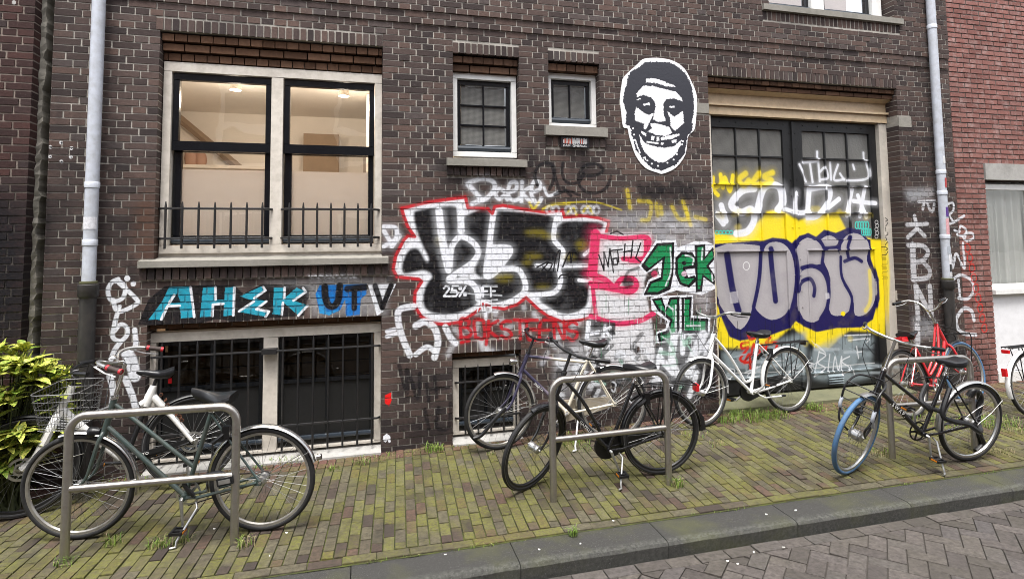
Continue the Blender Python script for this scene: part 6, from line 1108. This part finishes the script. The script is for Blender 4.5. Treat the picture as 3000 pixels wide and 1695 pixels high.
# 4 black bicycle with front wheel turned
def t_loop(m, K):
    m.tube([K['HB'] + K['ax'] * .02, K['BB']], .0175, 10); a = K['HT'] - K['ax'] * .03; b = K['BB'] + K['sd'] * .14; m.tube(crom([a, a.lerp(b, .35) + V3(0, 0, -.015), a.lerp(b, .68) + V3(.02, 0, -.065), b + V3(.10, 0, -.02), b], 6), .0145, 10)
def straps(root, K):
    m = MB(); zt = K['R'] * 2 + .05
    for x in (.02, -.05): m.tube([(x, .065, zt + .006), (x - .01, .072, zt - .12), (x + .03, .07, K['R'] + .05)], .009, 6, flat=.3)
    m.build('carrier_strap', M_BLKP, root)
    m = MB(); m.tube([(-.335, 0, .50), (-.37, 0, .43), (-.38, 0, .33)], [.012, .03, .035], 8, flat=.12); m.build('mud_flap', M_BLKP, root)
bike('bicycle', 'black bicycle with black tyres and turned front wheel, parked against the steel stand', (1935, 1388), (1490, 1440), dict(R=.347, wb=1.10, ha=70, hdg=178.5, fm=M_BLKF, tubes=t_loop, ff=M_BLKF, fr=M_BLKF, ffa=(75, 190), fra=(-10, 178), bar=FLAT, barm=M_BLKP, stemm=M_BLKP, levm=M_BLKP, st=.18, fwd=.02, hl=.20, stl=.57, sdl=.73, sa=67, bbx=.462, bbz=.257, line=M_SPK, rim=M_BLKP, case=M_BLKP, stm=M_BLKP, steer=34, lean=-5, crank=-112, kick='down', hubf=.03, cover=True, sW=.095,
     letters=[lambda fr, K: lettering('GAZELLE', .034, M_LETW, fr, on_tube(K['HB'], K['BB'], .55, .019))], extra=[carrier(M_BLKP), straps, tail_light(-.32, .70, M_REFL, (.015, .03, .028)), ring_lock()]))
# 5 white bicycle before the doors
bike('bicycle', 'white step-through bicycle with white mudguards standing before the painted doors', (2316, 1206), (2058, 1251), dict(R=.342, wb=1.16, ha=74, fm=M_WHT, tubes=t_loop, ff=M_WHT, fr=M_WHT, ffa=(70, 188), fra=(-12, 155), bar=SWEPT, st=.17, fwd=.03, hl=.22, stl=.52, sdl=.645, sa=74, bbx=.515, bbz=.27, lean=3, steer=3, case=M_BLKP, crank=150, kick='up', kickm=M_WHTP, rim=M_ALU, sW=.1, stm=M_WHTP, levm=M_BLKP, tr=.018,
     extra=[carrier(M_BLKP), ring_lock(), tail_light(-.28, .715, M_BLKP, (.012, .03, .025))]))
# 6 black bicycle with a blue front tyre
def t_swap(m, K): m.tube([K['HB'] + K['ax'] * .02, K['BB']], .02, 10); m.tube([K['HT'] - K['ax'] * .03, K['BB'] + K['sd'] * .20], .015, 10)
def front_carrier(root, K):
    SX = K['SX']; m = MB(SX); c = K['HB'] + V3(.13, 0, -.01)
    for s in (-1, 1): m.tube(crom([K['FA'] + V3(.005, s * .07, .01), K['FA'] + V3(.11, s * .10, .11), c + V3(.15, s * .125, -.12), c + V3(.13, s * .125, .05), c + V3(.0, s * .11, .12), K['HB'] + V3(.02, s * .05, .10)], 5), .0085, 8)
    for i in range(4): z = -.14 + .07 * i; m.tube([c + V3(.15 - .01 * i, -.125, z + .02), c + V3(.15 - .01 * i, .125, z + .02)], .005, 6)
    m.tube(crom([K['HB'] + V3(.02, -.05, .10), c + V3(-.06, 0, .135), K['HB'] + V3(.02, .05, .10)], 5), .0085, 8); fc = m.build('front_carrier', M_BLKP, root, True); m = MB(SX)
    for s in (-1, 1): MB(SX).tube(crom([c + V3(.14, s * .127, -.05), c + V3(.155, s * .127, -.12), c + V3(.10, s * .118, -.20)], 5), .014, 10).build('rubber_sleeve', plain('grey_sleeve', (.42, .45, .50), .5), fc, True)
    
    m = MB(SX); m.lathe(c + V3(.13, 0, -.12), (1, 0, 0), [(.001, -.03), (.03, -.03), (.032, .0), (.03, .012), (.001, .014)], 16, closed=False); m.build('headlight', M_SADD, fc, True)
def chain_lock(root, K):
    m = MB(); S = K['ST']; m.tube(crom([S + V3(-.02, .03, -.10), S + V3(.09, .07, -.30), S + V3(.0, .09, -.36), S + V3(-.16, .09, -.40), S + V3(-.30, .085, -.48), S + V3(-.36, .03, -.45)], 5), .021, 8); m.tube(crom([S + V3(.06, .05, -.30), S + V3(.16, -.06, -.24), S + V3(.05, -.12, -.12)], 5), .02, 8); m.build('chain_lock', M_BLKP, root, True)
bike('bicycle', 'black bicycle with one blue front tyre and silver rear mudguard beside the kerb', (2836, 1348), (2465, 1397), dict(R=.343, wb=1.20, hdg=178.5, fm=M_BLKF, tubes=t_swap, tyre_f=M_BLUET, ff=M_ALU, ffa=(82, 150), ffs=(), fr=M_ALU, fra=(-8, 158), bar=WIDE, st=.26, fwd=.0, hl=.18, stl=.53, sdl=.68, sa=67, bbx=.51, bbz=.285, steer=21, lean=-7, crank=-95, kick='down', hubf=.045, rim=M_ALU, sW=.085, ringm=M_BLKP, grip=M_BLKP,
     letters=[lambda fr, K: lettering('. S W A P .', .044, M_LETW, fr, on_tube(K['HB'], K['BB'], .42, .0212))], extra=[front_carrier, chain_lock]))
# 7 red bicycle facing the wall
def t_twin(m, K):
    a, h = K['HT'] - K['ax'] * .02, K['HB'] + K['ax'] * .03
    for s in (-1, 1): m.tube(crom([a + V3(0, s * .012, 0), a.lerp(K['BB'], .45) + V3(-.02, s * .03, -.06), K['BB'] + K['sd'] * .12 + V3(0, s * .02, 0)], 6), .0125, 10)
    m.tube(crom([h, h.lerp(K['BB'], .45) + V3(.03, 0, -.05), K['BB']], 6), .0165, 10)
def f_rack(root, K):
    m = MB(K['SX']); c = K['HB'] + V3(.16, 0, .02); z = .06
    for s in (-1, 1): m.tube([K['HT'] + V3(.0, s * .03, -.02), c + V3(-.06, s * .07, z + .06), c + V3(.0, s * .09, z), c + V3(.15, s * .09, z), c + V3(.17, s * .085, z - .05), K['FA'] + V3(.02, s * .07, .02)], .006, 6)
    for x in (0, .07, .15): m.tube([c + V3(x, -.09, z), c + V3(x, .09, z)], .005, 6)
    m.build('front_carrier', M_BLKP, root, True)
bike('bicycle', 'red bicycle with a blue front tyre leaning by the stickered drainpipe', (2678, 1224), (2862, 1180), dict(R=.345, wb=1.05, fm=M_REDF, tubes=t_twin, tyre_f=M_BLUET, fr=M_BLKP, fra=(-5, 185), ff=M_BLKP, ffa=(85, 185), bar=HIGH, barm=M_CHR, st=.15, fwd=.0, hl=.24, stl=.46, sdl=.62, sa=70, lean=-10, steer=-3, crank=60, guard=M_BLKP, rim=M_RIM, sW=.105, sL=.25, extra=[f_rack, tail_light(.10, .80, M_REFL, (.05, .04, .025))]))
# 8 bicycle cut by the frame's edge
bike('bicycle', 'black bicycle with white rear mudguard and red tail reflector by the white house panel', (3035, 1222), (3210, 1195), dict(R=.345, wb=1.05, hdg=2, fm=M_BLKF, tubes=t_loop, fr=M_WHTP, fra=(40, 200), frs=(178, 172), ff=M_BLKP, bar=SWEPT, stl=.5, sdl=.62, lean=-3, case=M_BLKP, rim=M_ALU, extra=[carrier(M_BLKP), tail_light(-.32, .70, M_REFL, (.012, .035, .018)), tail_light(-.375, .49, M_REFL, (.014, .022, .04)), lambda r, K: (lambda m: (m.lathe(K['RA'], (0, 1, 0), [(.22, -.055), (.345, -.055), (.345, -.052), (.22, -.052)], 20, -rad(110), -rad(20)), m.build('coat_guard', M_BLKP, r)))(MB())]))

# chain lock hanging from the stand
X0, Y0, Z0 = G(2857, 1322); LX = X0
m = MB(); m.tube(crom([(W(px, py, Y0 - .03 + dy)[0] - X0, dy - .03, W(px, py, Y0 - .03 + dy)[1] - Z0) for px, py, dy in ((2838, 1160, .0), (2855, 1142, -.02), (2872, 1165, .0), (2862, 1225, .01), (2868, 1270, .0), (2878, 1300, .0), (2860, 1322, .0))], 5), .028, 10)
o = m.build('chain_lock', M_BLKP, None, True); o.location = (X0, Y0, Z0); tag(o, 'black sleeved chain lock hanging from the end post of the steel stand', 'lock')
